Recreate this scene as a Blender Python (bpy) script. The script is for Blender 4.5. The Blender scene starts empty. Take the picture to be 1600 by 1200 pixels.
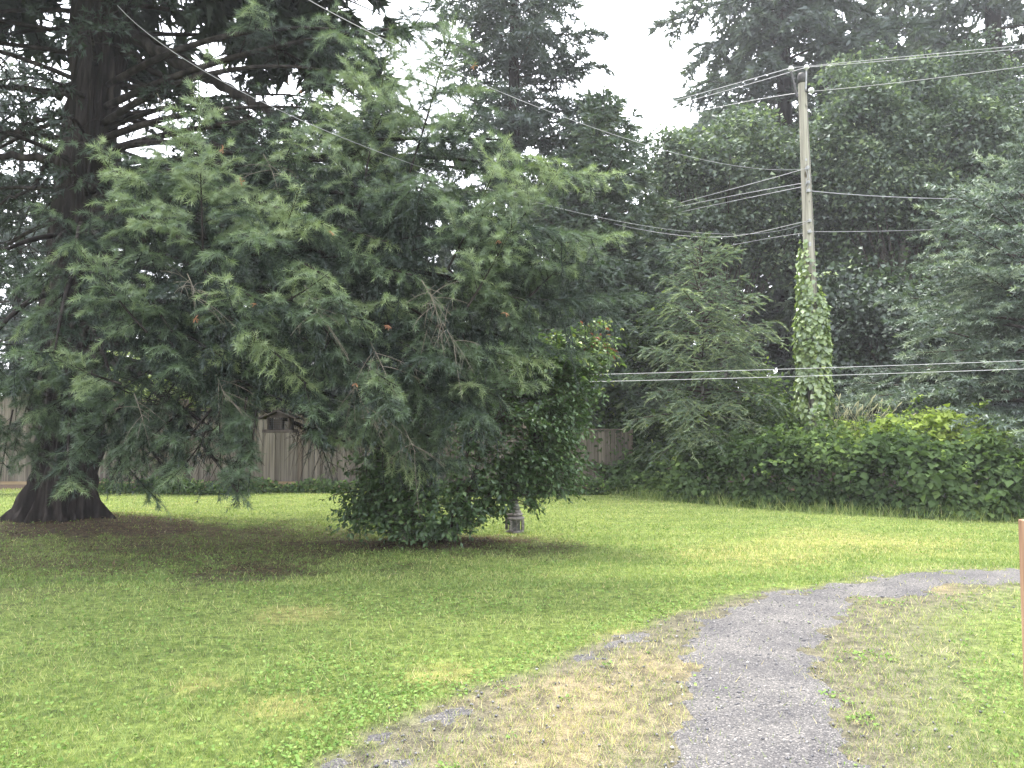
import bpy, math
import numpy as np
from mathutils import Vector

R = math.radians
sc = bpy.context.scene
col = sc.collection

# ------------------------------------------------------------------ camera
PITCH, CAMZ, FPX = R(3.0), 1.6, 1244.0
cam_d = bpy.data.cameras.new('camera')
cam_d.sensor_width = 36.0
cam_d.lens = 36.0 * FPX / 1600.0
cam_d.clip_start, cam_d.clip_end = 0.05, 2000.0
cam = bpy.data.objects.new('camera', cam_d)
cam.location = (0, 0, CAMZ)
cam.rotation_euler = (R(90) + PITCH, 0, 0)
col.objects.link(cam)
sc.camera = cam

# ------------------------------------------------------------------ world, sun, exposure
SUN_EL, SUN_AZ = R(67), R(-24)          # azimuth from +Y, positive towards +X
w = bpy.data.worlds.new('World')
sc.world = w
w.use_nodes = True
wn = w.node_tree
wn.nodes.clear()
sky = wn.nodes.new('ShaderNodeTexSky')
sky.sky_type = 'NISHITA'
sky.sun_disc = False
sky.sun_elevation = SUN_EL
sky.sun_rotation = SUN_AZ
sky.air_density, sky.dust_density, sky.ozone_density = 1.0, 4.0, 1.0
mixw = wn.nodes.new('ShaderNodeMix')
mixw.data_type = 'RGBA'
mixw.inputs[0].default_value = 0.82      # a closed layer of bright cloud over the sky
mixw.inputs[7].default_value = (8.0, 8.2, 8.7, 1)
bg = wn.nodes.new('ShaderNodeBackground')
bg.inputs[1].default_value = 0.1
wo = wn.nodes.new('ShaderNodeOutputWorld')
wn.links.new(sky.outputs[0], mixw.inputs[6])
wn.links.new(mixw.outputs[2], bg.inputs[0])
wn.links.new(bg.outputs[0], wo.inputs[0])

sun_d = bpy.data.lights.new('sun', 'SUN')
sun_d.energy = 1.5
sun_d.angle = R(14)
sun_d.color = (1.0, 0.95, 0.86)
sun = bpy.data.objects.new('sun', sun_d)
to_sun = Vector((math.sin(SUN_AZ) * math.cos(SUN_EL), math.cos(SUN_AZ) * math.cos(SUN_EL), math.sin(SUN_EL)))
sun.rotation_euler = to_sun.to_track_quat('Z', 'Y').to_euler()
col.objects.link(sun)

sc.view_settings.view_transform = 'Standard'
sc.view_settings.look = 'None'
sc.view_settings.gamma = 1.0
sc.view_settings.use_curve_mapping = False
sc.view_settings.exposure = 2.75
sc.cycles.max_bounces = 6
sc.cycles.diffuse_bounces = 3
sc.cycles.glossy_bounces = 2
sc.cycles.transmission_bounces = 4
sc.cycles.volume_bounces = 0

# ------------------------------------------------------------------ helpers
rng = np.random.default_rng(7)
A = np.array
UP = A([0.0, 0.0, 1.0])


def pt(px, py, d):
    """the point seen at photo pixel (px, py) at distance d along the view (world Y)."""
    u, v = (px - 800.0) / FPX, (600.0 - py) / FPX
    y = math.cos(PITCH) - v * math.sin(PITCH)
    z = math.sin(PITCH) + v * math.cos(PITCH)
    return A([u / y * d, d, CAMZ + z / y * d])


def gp(px, py):
    u, v = (px - 800.0) / FPX, (600.0 - py) / FPX
    y = math.cos(PITCH) - v * math.sin(PITCH)
    z = math.sin(PITCH) + v * math.cos(PITCH)
    t = -CAMZ / z
    return A([u * t, y * t])


def nrm(a):
    return a / np.maximum(np.linalg.norm(a, axis=-1, keepdims=True), 1e-9)


def hash3(i, j, k, s):
    n = (i * 374761393 + j * 668265263 + k * 2147483647 + s * 1274126177) & 0xffffffff
    n = ((n ^ (n >> 13)) * 1274126177) & 0xffffffff
    n = ((n ^ (n >> 16)) * 2246822519) & 0xffffffff
    return ((n ^ (n >> 15)) & 0xffffff) / float(0xffffff)


def vnoise(p, s=0):
    p = np.asarray(p, float)
    if p.shape[-1] == 2:
        p = np.concatenate([p, np.zeros(p.shape[:-1] + (1,))], -1)
    i = np.floor(p).astype(np.int64)
    f = p - i
    f = f * f * (3 - 2 * f)
    o = 0
    for a in (0, 1):
        for b in (0, 1):
            for c in (0, 1):
                wgt = (f[..., 0] if a else 1 - f[..., 0]) * (f[..., 1] if b else 1 - f[..., 1]) * (f[..., 2] if c else 1 - f[..., 2])
                o = o + wgt * hash3(i[..., 0] + a, i[..., 1] + b, i[..., 2] + c, s)
    return o


def fbm(p, s=0, n=3):
    p = np.asarray(p, float)
    o, amp, tot = 0, 1.0, 0
    for k in range(n):
        o = o + amp * vnoise(p * 2 ** k, s + k)
        tot += amp
        amp *= 0.5
    return o / tot


def sstep(a, b, x):
    t = np.clip((x - a) / (b - a), 0, 1)
    return t * t * (3 - 2 * t)


def sdf(poly, x, y):
    """signed distance to a polygon, positive inside."""
    P = np.asarray(poly, float)
    Q = np.roll(P, -1, 0)
    d2 = np.full(x.shape, 1e9)
    ins = np.zeros(x.shape, bool)
    for (ax, ay), (bx, by) in zip(P, Q):
        ex, ey = bx - ax, by - ay
        t = np.clip(((x - ax) * ex + (y - ay) * ey) / (ex * ex + ey * ey + 1e-12), 0, 1)
        d2 = np.minimum(d2, (x - ax - t * ex) ** 2 + (y - ay - t * ey) ** 2)
        c = (ay > y) != (by > y)
        with np.errstate(divide='ignore', invalid='ignore'):
            ins ^= c & (x < (bx - ax) * (y - ay) / (by - ay + 1e-12) + ax)
    return np.where(ins, 1, -1) * np.sqrt(d2)


def mesh(name, V, F, tone=None, smooth=False, more=None):
    V = np.ascontiguousarray(V, np.float32).reshape(-1, 3)
    F = np.ascontiguousarray(F, np.int32)
    n, k = F.shape
    me = bpy.data.meshes.new(name)
    me.vertices.add(len(V))
    me.vertices.foreach_set('co', V.ravel())
    me.loops.add(n * k)
    me.loops.foreach_set('vertex_index', F.ravel())
    me.polygons.add(n)
    me.polygons.foreach_set('loop_start', np.arange(0, n * k, k, dtype=np.int32))
    if smooth:
        me.polygons.foreach_set('use_smooth', np.ones(n, bool))
    me.update(calc_edges=True)
    if tone is not None:
        at = me.attributes.new('tone', 'FLOAT', 'FACE' if len(tone) == n and len(tone) != len(V) else 'POINT')
        at.data.foreach_set('value', np.ascontiguousarray(tone, np.float32))
    for kk, vv in (more or {}).items():
        at = me.attributes.new(kk, 'FLOAT', 'POINT')
        at.data.foreach_set('value', np.ascontiguousarray(vv, np.float32))
    return me


TRIS = [0]


def obj(name, me, mat, parent=None, loc=None):
    o = bpy.data.objects.new(name, me)
    if mat is not None and not me.materials:
        me.materials.append(mat)
    o.parent = parent
    if loc is not None:
        o.location = loc
    col.objects.link(o)
    return o


def tag(o, label=None, cat=None, group=None, kind=None):
    for k, v in (('label', label), ('category', cat), ('group', group), ('kind', kind)):
        if v:
            o[k] = v
    return o


def thing(name, label, cat, loc=(0, 0, 0), group=None):
    o = bpy.data.objects.new(name, None)
    o.location = [float(c) for c in loc]
    o.empty_display_size = 0.2
    col.objects.link(o)
    return tag(o, label, cat, group)


def box_mesh(name, x0, x1, y0, y1, z0, z1, bev=0.0):
    """box with chamfered edges (all twelve), 8 or 24 vertices."""
    import bmesh
    bm = bmesh.new()
    bmesh.ops.create_cube(bm, size=1.0)
    for v in bm.verts:
        v.co = Vector(((x0 + x1) / 2 + v.co.x * (x1 - x0), (y0 + y1) / 2 + v.co.y * (y1 - y0), (z0 + z1) / 2 + v.co.z * (z1 - z0)))
    if bev:
        bmesh.ops.bevel(bm, geom=bm.edges[:], offset=bev, segments=1, affect='EDGES')
    me = bpy.data.meshes.new(name)
    bm.to_mesh(me)
    bm.free()
    return me


def tube(path, rad, sides=8, cap=True):
    """one tube along a polyline: returns V, F (quads)."""
    path = np.asarray(path, float)
    rad = np.broadcast_to(np.asarray(rad, float), (len(path),))
    T = nrm(np.gradient(path, axis=0))
    ref = np.where(np.abs(T[:, 2:3]) > 0.9, A([[1.0, 0, 0]]), UP[None])
    S = nrm(np.cross(T, ref))
    N = np.cross(S, T)
    a = np.arange(sides) / sides * 2 * np.pi
    V = path[:, None] + rad[:, None, None] * (np.cos(a)[None, :, None] * S[:, None] + np.sin(a)[None, :, None] * N[:, None])
    n = len(path)
    i = np.arange(n - 1)[:, None] * sides
    j = np.arange(sides)[None]
    k = (j + 1) % sides
    F = np.stack([i + j, i + k, i + k + sides, i + j + sides], -1).reshape(-1, 4)
    V = V.reshape(-1, 3)
    return V, F


def join(parts):
    Vs, Fs, o = [], [], 0
    for V, F in parts:
        Vs.append(V)
        Fs.append(F + o)
        o += len(V)
    return np.concatenate(Vs), np.concatenate(Fs)


def lathe(prof, sides=16):
    prof = A(prof)
    a = np.arange(sides) / sides * 2 * np.pi
    V = np.stack([prof[:, 0:1] * np.cos(a), prof[:, 0:1] * np.sin(a), np.repeat(prof[:, 1:2], sides, 1)], -1).reshape(-1, 3)
    i = np.arange(len(prof) - 1)[:, None] * sides
    j = np.arange(sides)[None]
    k = (j + 1) % sides
    F = np.stack([i + j, i + k, i + k + sides, i + j + sides], -1).reshape(-1, 4)
    return V, F


# ------------------------------------------------------------------ materials
def new_mat(name):
    m = bpy.data.materials.new(name)
    m.use_nodes = True
    nt = m.node_tree
    nt.nodes.clear()
    out = nt.nodes.new('ShaderNodeOutputMaterial')
    return m, nt, out


def N(nt, t, **kw):
    n = nt.nodes.new(t)
    for k, v in kw.items():
        setattr(n, k, v)
    return n


def ramp(nt, stops):
    r = nt.nodes.new('ShaderNodeValToRGB')
    e = r.color_ramp.elements
    while len(e) < len(stops):
        e.new(0.5)
    for el, (p, c) in zip(e, stops):
        el.position = p
        el.color = (*c, 1)
    return r


def leaf_mat(name, stops, transl=0.35, gloss=0.08, rough=0.45, tcol=(1.0, 1.15, 0.55)):
    """foliage: colour from the per-leaf tone, with light passing through the blade."""
    m, nt, out = new_mat(name)
    at = N(nt, 'ShaderNodeAttribute', attribute_name='tone')
    r = ramp(nt, stops)
    nt.links.new(at.outputs['Fac'], r.inputs[0])
    d = N(nt, 'ShaderNodeBsdfDiffuse')
    t = N(nt, 'ShaderNodeBsdfTranslucent')
    tm = N(nt, 'ShaderNodeMix', data_type='RGBA', blend_type='MULTIPLY')
    tm.inputs[0].default_value = 1
    tm.inputs[7].default_value = (*tcol, 1)
    nt.links.new(r.outputs[0], d.inputs[0])
    nt.links.new(r.outputs[0], tm.inputs[6])
    nt.links.new(tm.outputs[2], t.inputs[0])
    mx = N(nt, 'ShaderNodeMixShader')
    mx.inputs[0].default_value = transl
    nt.links.new(d.outputs[0], mx.inputs[1])
    nt.links.new(t.outputs[0], mx.inputs[2])
    last = mx
    if gloss:
        g = N(nt, 'ShaderNodeBsdfGlossy')
        g.inputs['Roughness'].default_value = rough
        g.inputs['Color'].default_value = (0.9, 0.95, 1, 1)
        m2 = N(nt, 'ShaderNodeMixShader')
        m2.inputs[0].default_value = gloss
        nt.links.new(mx.outputs[0], m2.inputs[1])
        nt.links.new(g.outputs[0], m2.inputs[2])
        last = m2
    nt.links.new(last.outputs[0], out.inputs[0])
    return m


def noise_mat(name, stops, scale=(1, 1, 1), nscale=4.0, detail=6, rough=0.85, bump=0.3, bdist=0.02, objrand=0.0, spec=0.3):
    m, nt, out = new_mat(name)
    tc = N(nt, 'ShaderNodeTexCoord')
    mp = N(nt, 'ShaderNodeMapping')
    mp.inputs['Scale'].default_value = scale
    nz = N(nt, 'ShaderNodeTexNoise')
    nz.inputs['Scale'].default_value = nscale
    nz.inputs['Detail'].default_value = detail
    nt.links.new(tc.outputs['Object'], mp.inputs[0])
    src = mp.outputs[0]
    oi = N(nt, 'ShaderNodeObjectInfo')
    if objrand:
        va = N(nt, 'ShaderNodeVectorMath', operation='MULTIPLY_ADD')
        va.inputs[1].default_value = (1, 1, 1)
        cm = N(nt, 'ShaderNodeMath', operation='MULTIPLY')
        cm.inputs[1].default_value = 37.0
        nt.links.new(oi.outputs['Random'], cm.inputs[0])
        nt.links.new(mp.outputs[0], va.inputs[0])
        nt.links.new(cm.outputs[0], va.inputs[2])
        src = va.outputs[0]
    nt.links.new(src, nz.inputs['Vector'])
    r = ramp(nt, stops)
    nt.links.new(nz.outputs[0], r.inputs[0])
    p = N(nt, 'ShaderNodeBsdfPrincipled')
    p.inputs['Roughness'].default_value = rough
    p.inputs['Specular IOR Level'].default_value = spec
    c = r.outputs[0]
    if objrand:
        h = N(nt, 'ShaderNodeHueSaturation')
        mr = N(nt, 'ShaderNodeMapRange')
        mr.inputs[3].default_value = 1 - objrand
        mr.inputs[4].default_value = 1 + objrand
        nt.links.new(oi.outputs['Random'], mr.inputs[0])
        nt.links.new(mr.outputs[0], h.inputs['Value'])
        nt.links.new(c, h.inputs['Color'])
        c = h.outputs[0]
    nt.links.new(c, p.inputs['Base Color'])
    if bump:
        b = N(nt, 'ShaderNodeBump')
        b.inputs['Strength'].default_value = bump
        b.inputs['Distance'].default_value = bdist
        nt.links.new(nz.outputs[0], b.inputs['Height'])
        nt.links.new(b.outputs[0], p.inputs['Normal'])
    nt.links.new(p.outputs[0], out.inputs[0])
    return m


M = {}
M['fir'] = leaf_mat('fir_needles', [(0, (0.011, 0.019, 0.013)), (0.38, (0.028, 0.045, 0.030)), (0.72, (0.118, 0.165, 0.090)), (0.97, (0.25, 0.31, 0.155)), (1, (0.36, 0.17, 0.09))], 0.18, 0.04)
M['oldfir'] = leaf_mat('old_fir_needles', [(0, (0.012, 0.018, 0.013)), (0.6, (0.022, 0.034, 0.021)), (1, (0.05, 0.070, 0.038))], 0.25, 0.03)
M['spruce'] = leaf_mat('spruce_needles', [(0, (0.034, 0.050, 0.038)), (0.6, (0.112, 0.150, 0.112)), (1, (0.26, 0.31, 0.22))], 0.2, 0.04)
M['hemlock'] = leaf_mat('hemlock_needles', [(0, (0.042, 0.068, 0.042)), (0.6, (0.098, 0.140, 0.082)), (1, (0.21, 0.26, 0.12))], 0.25, 0.04)
M['darkfir'] = leaf_mat('dark_conifer_needles', [(0, (0.028, 0.038, 0.033)), (0.6, (0.053, 0.071, 0.056)), (1, (0.10, 0.125, 0.085))], 0.25, 0.04)
M['cedar'] = leaf_mat('cedar_sprays', [(0, (0.030, 0.048, 0.030)), (0.6, (0.058, 0.086, 0.050)), (1, (0.13, 0.165, 0.075))], 0.28, 0.05)
M['maple'] = leaf_mat('maple_leaves', [(0, (0.030, 0.044, 0.031)), (0.6, (0.080, 0.112, 0.070)), (1, (0.21, 0.26, 0.14))], 0.3, 0.03)
M['shrub'] = leaf_mat('shrub_leaves', [(0, (0.030, 0.056, 0.024)), (0.5, (0.068, 0.115, 0.044)), (0.85, (0.16, 0.23, 0.07)), (0.97, (0.24, 0.27, 0.07)), (1, (0.25, 0.08, 0.06))], 0.25, 0.03, 0.40)
M['hedge'] = leaf_mat('hedge_leaves', [(0, (0.034, 0.056, 0.026)), (0.55, (0.082, 0.124, 0.052)), (0.8, (0.14, 0.20, 0.065)), (1, (0.28, 0.35, 0.09))], 0.35, 0.0)
M['ivy'] = leaf_mat('pole_creeper_leaves', [(0, (0.08, 0.125, 0.038)), (0.5, (0.18, 0.245, 0.075)), (1, (0.35, 0.40, 0.13))], 0.35, 0.08)
M['bright'] = leaf_mat('painted_sun_leaves', [(0, (0.14, 0.20, 0.05)), (1, (0.34, 0.40, 0.12))], 0.45, 0.05)  # sunlit look painted into the leaf colour
M['grass'] = leaf_mat('grass_blades', [(0, (0.085, 0.138, 0.036)), (0.4, (0.195, 0.252, 0.078)), (0.7, (0.33, 0.365, 0.13)), (0.85, (0.42, 0.37, 0.18)), (1, (0.52, 0.42, 0.24))], 0.30, 0.015)
M['clover'] = leaf_mat('clover_leaves', [(0, (0.085, 0.150, 0.040)), (0.6, (0.16, 0.245, 0.070)), (1, (0.23, 0.30, 0.10))], 0.25, 0.0)
M['seed'] = leaf_mat('dry_seed_heads', [(0, (0.34, 0.33, 0.20)), (1, (0.52, 0.49, 0.34))], 0.3, 0)
M['bark'] = noise_mat('fir_bark', [(0.25, (0.007, 0.006, 0.005)), (0.5, (0.018, 0.015, 0.013)), (0.75, (0.055, 0.047, 0.042))], (1, 1, 0.16), 7.0, 8, 0.95, 0.9, 0.06, spec=0.1)
M['twig'] = noise_mat('conifer_twig', [(0.3, (0.030, 0.024, 0.020)), (0.7, (0.080, 0.066, 0.054))], (1, 1, 1), 9.0, 3, 0.9, 0, spec=0.1)
M['greybark'] = noise_mat('grey_bark', [(0.3, (0.075, 0.070, 0.062)), (0.7, (0.19, 0.18, 0.16))], (1, 1, 0.25), 6.0, 6, 0.95, 0.6, 0.03, spec=0.1)

# ------------------------------------------------------------------ ground, path
FIR = A([pt(95, 800, 12.3)[0], 12.3])
SHR = A([pt(690, 845, 10.9)[0], 10.9])


def H(x, y):
    p = np.stack([x, y], -1)
    z = 0.10 * (fbm(p * 0.22, 3) - 0.5) * sstep(2, 6, y) + 0.025 * (fbm(p * 1.3, 9) - 0.5)
    z = z + 0.22 * np.exp(-((x - FIR[0]) ** 2 + (y - FIR[1]) ** 2) / 3.5)
    z = z + 0.06 * np.exp(-((x - SHR[0]) ** 2 + (y - SHR[1]) ** 2) / 1.2)
    return z


def Hs(x, y):
    return float(H(A([float(x)]), A([float(y)]))[0])


core_px_l = [(1062, 1195), (1060, 1100), (1060, 1020), (1100, 968), (1180, 934), (1300, 912), (1450, 900), (1595, 894)]
core_px_r = [(1595, 914), (1500, 918), (1400, 931), (1335, 952), (1290, 985), (1284, 1040), (1315, 1110), (1362, 1195)]
CORE = [A([0.9, 0.2])] + [gp(*p) for p in core_px_l] + [A([22.0, 8.6]), A([22.0, 8.0])] + [gp(*p) for p in core_px_r] + [A([1.6, 0.2])]
verge_l = [(515, 1195), (690, 1090), (850, 1042), (1000, 978), (1150, 930), (1350, 905), (1590, 892)]
verge_r = [(1590, 925), (1500, 960), (1480, 1020), (1500, 1100), (1560, 1195)]
VERGE = [A([-0.9, 0.2])] + [gp(*p) for p in verge_l] + [A([22.0, 8.8]), A([22.0, 7.6])] + [gp(*p) for p in verge_r] + [A([2.2, 0.2])]
track2 = [(505, 1195), (690, 1088), (850, 1040), (1000, 980), (1090, 955), (1085, 985), (960, 1022), (850, 1072), (770, 1115), (690, 1195)]
TRACK2 = [A([-0.75, 0.2])] + [gp(*p) for p in track2] + [A([0.0, 0.2])]
STRAW = [(gp(900, 1130), 0.75), (gp(840, 1190), 0.5), (gp(1010, 1050), 0.45), (gp(930, 1080), 0.4), (gp(1450, 922), 0.35)]
BARE_SHADE = [(gp(390, 888), 1.0, 0.85, 0.85), (gp(525, 846), 0.95, 0.35, 0.95), (FIR + A([0.6, -0.5]), 3.0, 1.7, 0.95), (A([FIR[0] + 2.4, 10.8]), 3.4, 2.4, 0.66), (A([FIR[0] + 0.6, 9.2]), 3.6, 2.2, 0.45), (SHR, 1.6, 0.9, 0.95), (SHR + A([0.9, -0.2]), 1.4, 0.8, 0.5)]  # bare soil patches; the wide zones near the fir also paint its shade
YELLOW = [(gp(440, 1110), 0.28), (gp(690, 1055), 0.3), (gp(1150, 870), 1.3), (gp(980, 1000), 0.4), (gp(1350, 850), 1.8), (gp(310, 1075), 0.2), (gp(450, 960), 0.5)]


def maps(x, y):
    """what grows where: path core, dry verge, straw, bare litter with painted fir shade, yellowed turf (0..1)."""
    p = np.stack([x, y], -1)
    n1 = fbm(p * 1.6, 21) - 0.5
    n2 = fbm(p * 6.0, 31) - 0.5
    core = sstep(-0.24, 0.20, sdf(CORE, x, y) + 0.34 * n1 + 0.40 * n2)
    soft = 0.10 + 0.55 * sstep(0.36, 0.48, x / np.maximum(y, 0.5)) * (y < 9)
    core = np.maximum(core, 0.62 * sstep(-0.12, 0.2, sdf(TRACK2, x, y) + 0.5 * n1 + 0.5 * n2))
    verge = sstep(-soft, soft, sdf(VERGE, x, y) + 0.42 * n1 + 0.26 * n2)
    straw = np.zeros(x.shape)
    for c, r in STRAW:
        straw = np.maximum(straw, 0.85 * (1 - sstep(r * 0.1, r * 1.2, np.hypot(x - c[0], (y - c[1])) + r * 1.1 * n1 + 0.6 * n2)))
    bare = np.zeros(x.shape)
    for c, a, b, wt in BARE_SHADE:
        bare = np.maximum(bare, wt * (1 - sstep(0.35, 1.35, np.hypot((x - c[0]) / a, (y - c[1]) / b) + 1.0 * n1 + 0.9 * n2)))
    yel = np.zeros(x.shape)
    for c, r in YELLOW:
        yel = np.maximum(yel, 1 - sstep(0.3, 1.1, np.hypot((x - c[0]) / r, (y - c[1]) / r) + 0.9 * n1))
    return core, verge, straw, bare, yel


def axis(lo, hi, step, far, grow=1.35):
    a = list(np.arange(lo, hi + 1e-6, step))
    s, v = step, hi
    while v < far:
        s *= grow
        v += s
        a.append(v)
    s, v, b = step, lo, []
    while v > -far:
        s *= grow
        v -= s
        b.append(v)
    return A(b[::-1] + a)


gx, gy = axis(-9, 10, 0.15, 420), axis(1.5, 21, 0.15, 420)
X, Y = np.meshgrid(gx, gy)
xf, yf = X.ravel(), Y.ravel()
Z = H(xf, yf)
far_ = np.hypot(xf, yf - 10)
Z = np.where(far_ > 60, 0.0, Z)
nx = len(gx)
ii = (np.arange(len(gy) - 1)[:, None] * nx + np.arange(nx - 1)[None]).ravel()
F = np.stack([ii, ii + 1, ii + 1 + nx, ii + nx], -1)
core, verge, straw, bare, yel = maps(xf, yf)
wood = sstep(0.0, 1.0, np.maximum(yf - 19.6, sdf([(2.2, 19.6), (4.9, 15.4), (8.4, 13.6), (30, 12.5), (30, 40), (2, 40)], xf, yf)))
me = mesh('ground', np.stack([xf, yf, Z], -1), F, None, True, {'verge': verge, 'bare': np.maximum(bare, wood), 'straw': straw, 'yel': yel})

m, nt, out = new_mat('lawn_soil')
tc = N(nt, 'ShaderNodeTexCoord')
nA = N(nt, 'ShaderNodeTexNoise'); nA.inputs['Scale'].default_value = 30; nA.inputs['Detail'].default_value = 8
nB = N(nt, 'ShaderNodeTexNoise'); nB.inputs['Scale'].default_value = 1.1; nB.inputs['Detail'].default_value = 5
nC = N(nt, 'ShaderNodeTexNoise'); nC.inputs['Scale'].default_value = 90; nC.inputs['Detail'].default_value = 4
for n in (nA, nB, nC):
    nt.links.new(tc.outputs['Object'], n.inputs['Vector'])
rg = ramp(nt, [(0.3, (0.060, 0.085, 0.024)), (0.55, (0.125, 0.165, 0.045)), (0.75, (0.20, 0.23, 0.075))])
rv = ramp(nt, [(0.28, (0.050, 0.046, 0.037)), (0.5, (0.102, 0.096, 0.070)), (0.72, (0.165, 0.155, 0.110))])
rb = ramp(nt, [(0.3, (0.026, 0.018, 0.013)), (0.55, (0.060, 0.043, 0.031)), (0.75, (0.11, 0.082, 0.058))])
rs = ramp(nt, [(0.3, (0.11, 0.092, 0.062)), (0.7, (0.22, 0.185, 0.115))])
ry = ramp(nt, [(0.3, (0.12, 0.13, 0.045)), (0.7, (0.26, 0.25, 0.09))])
nt.links.new(nA.outputs[0], rg.inputs[0])
for r_ in (rv, rb, rs, ry):
    nt.links.new(nC.outputs[0], r_.inputs[0])
nD = N(nt, 'ShaderNodeTexNoise'); nD.inputs['Scale'].default_value = 9; nD.inputs['Detail'].default_value = 7; nD.inputs['Roughness'].default_value = 0.65
nt.links.new(tc.outputs['Object'], nD.inputs['Vector'])
rD = ramp(nt, [(0.36, (0.50, 0.50, 0.50)), (0.62, (1.25, 1.22, 1.15))])
nt.links.new(nD.outputs[0], rD.inputs[0])
cur = rg.outputs[0]
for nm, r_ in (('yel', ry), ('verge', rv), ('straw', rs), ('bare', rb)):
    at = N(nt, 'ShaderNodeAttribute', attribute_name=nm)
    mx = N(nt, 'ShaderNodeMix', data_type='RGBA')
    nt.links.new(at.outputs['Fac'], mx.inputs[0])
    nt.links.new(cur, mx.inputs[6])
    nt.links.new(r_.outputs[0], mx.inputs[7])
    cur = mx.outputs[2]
mm = N(nt, 'ShaderNodeMix', data_type='RGBA', blend_type='MULTIPLY'); mm.inputs[0].default_value = 1
nt.links.new(cur, mm.inputs[6]); nt.links.new(rD.outputs[0], mm.inputs[7])
cur = mm.outputs[2]
p = N(nt, 'ShaderNodeBsdfPrincipled')
p.inputs['Roughness'].default_value = 0.95
p.inputs['Specular IOR Level'].default_value = 0.1
b = N(nt, 'ShaderNodeBump'); b.inputs['Strength'].default_value = 0.7; b.inputs['Distance'].default_value = 0.02
nt.links.new(nC.outputs[0], b.inputs['Height'])
nt.links.new(b.outputs[0], p.inputs['Normal'])
nt.links.new(cur, p.inputs['Base Color'])
nt.links.new(p.outputs[0], out.inputs[0])
M['lawn'] = m
tag(obj('ground', me, M['lawn']), 'mown lawn with bare brown patches and painted shade under the trees', 'lawn', kind='structure')

# the gravel path: a ragged sheet laid just above the soil
m, nt, out = new_mat('path_gravel')
tc = N(nt, 'ShaderNodeTexCoord')
vo = N(nt, 'ShaderNodeTexVoronoi'); vo.inputs['Scale'].default_value = 120
nB = N(nt, 'ShaderNodeTexNoise'); nB.inputs['Scale'].default_value = 2.2; nB.inputs['Detail'].default_value = 8
nt.links.new(tc.outputs['Object'], vo.inputs['Vector'])
nt.links.new(tc.outputs['Object'], nB.inputs['Vector'])
sep = N(nt, 'ShaderNodeSeparateColor')
nt.links.new(vo.outputs['Color'], sep.inputs[0])
r1 = ramp(nt, [(0.0, (0.054, 0.055, 0.060)), (0.5, (0.096, 0.096, 0.101)), (0.9, (0.144, 0.143, 0.145)), (1, (0.27, 0.265, 0.26))])
r2 = ramp(nt, [(0.35, (0.72, 0.69, 0.68)), (0.65, (1.12, 1.06, 0.98))])
nt.links.new(sep.outputs[0], r1.inputs[0])
nt.links.new(nB.outputs[0], r2.inputs[0])
mx = N(nt, 'ShaderNodeMix', data_type='RGBA', blend_type='MULTIPLY'); mx.inputs[0].default_value = 1
nt.links.new(r1.outputs[0], mx.inputs[6]); nt.links.new(r2.outputs[0], mx.inputs[7])
p = N(nt, 'ShaderNodeBsdfPrincipled'); p.inputs['Roughness'].default_value = 0.8; p.inputs['Specular IOR Level'].default_value = 0.25
b = N(nt, 'ShaderNodeBump'); b.inputs['Strength'].default_value = 0.8; b.inputs['Distance'].default_value = 0.012; b.invert = True
nt.links.new(vo.outputs['Distance'], b.inputs['Height'])
nt.links.new(b.outputs[0], p.inputs['Normal'])
nt.links.new(mx.outputs[2], p.inputs['Base Color'])
nt.links.new(p.outputs[0], out.inputs[0])
M['gravel'] = m

st = 0.04
px_, py_ = np.meshgrid(np.arange(-1.0, 9.0, st), np.arange(1.2, 9.6, st))
cx, cy = px_.ravel(), py_.ravel()
cr = maps(cx, cy)[0]
nx = px_.shape[1]
ny = px_.shape[0]
ii = (np.arange(ny - 1)[:, None] * nx + np.arange(nx - 1)[None]).ravel()
F = np.stack([ii, ii + 1, ii + 1 + nx, ii + nx], -1)
fc_ = np.stack([cx[F].mean(1), cy[F].mean(1)], -1)
keep = cr[F].mean(1) > 0.10 + 0.45 * vnoise(fc_ * 7.0, 17) + 0.38 * vnoise(fc_ * 19.0, 18)
F = F[keep]
used, inv = np.unique(F, return_inverse=True)
jx = (rng.random(len(used)) - 0.5) * st * 0.7
jy = (rng.random(len(used)) - 0.5) * st * 0.7
vx, vy = cx[used] + jx, cy[used] + jy
rim = np.bincount(inv.ravel(), minlength=len(used)) < 4
V = np.stack([vx, vy, H(vx, vy) + np.where(rim, -0.010, 0.006)], -1)
tag(obj('gravel_path', mesh('gravel_path', V, inv.reshape(F.shape), None, True), M['gravel']), 'worn grey gravel track curving to the right across the lawn', 'path', kind='structure')

# loose stones
octV = A([[1, 0, 0], [-1, 0, 0], [0, 1, 0], [0, -1, 0], [0, 0, 1], [0, 0, -1]], float)
octF = A([[0, 2, 4], [2, 1, 4], [1, 3, 4], [3, 0, 4], [2, 0, 5], [1, 2, 5], [3, 1, 5], [0, 3, 5]])


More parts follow.
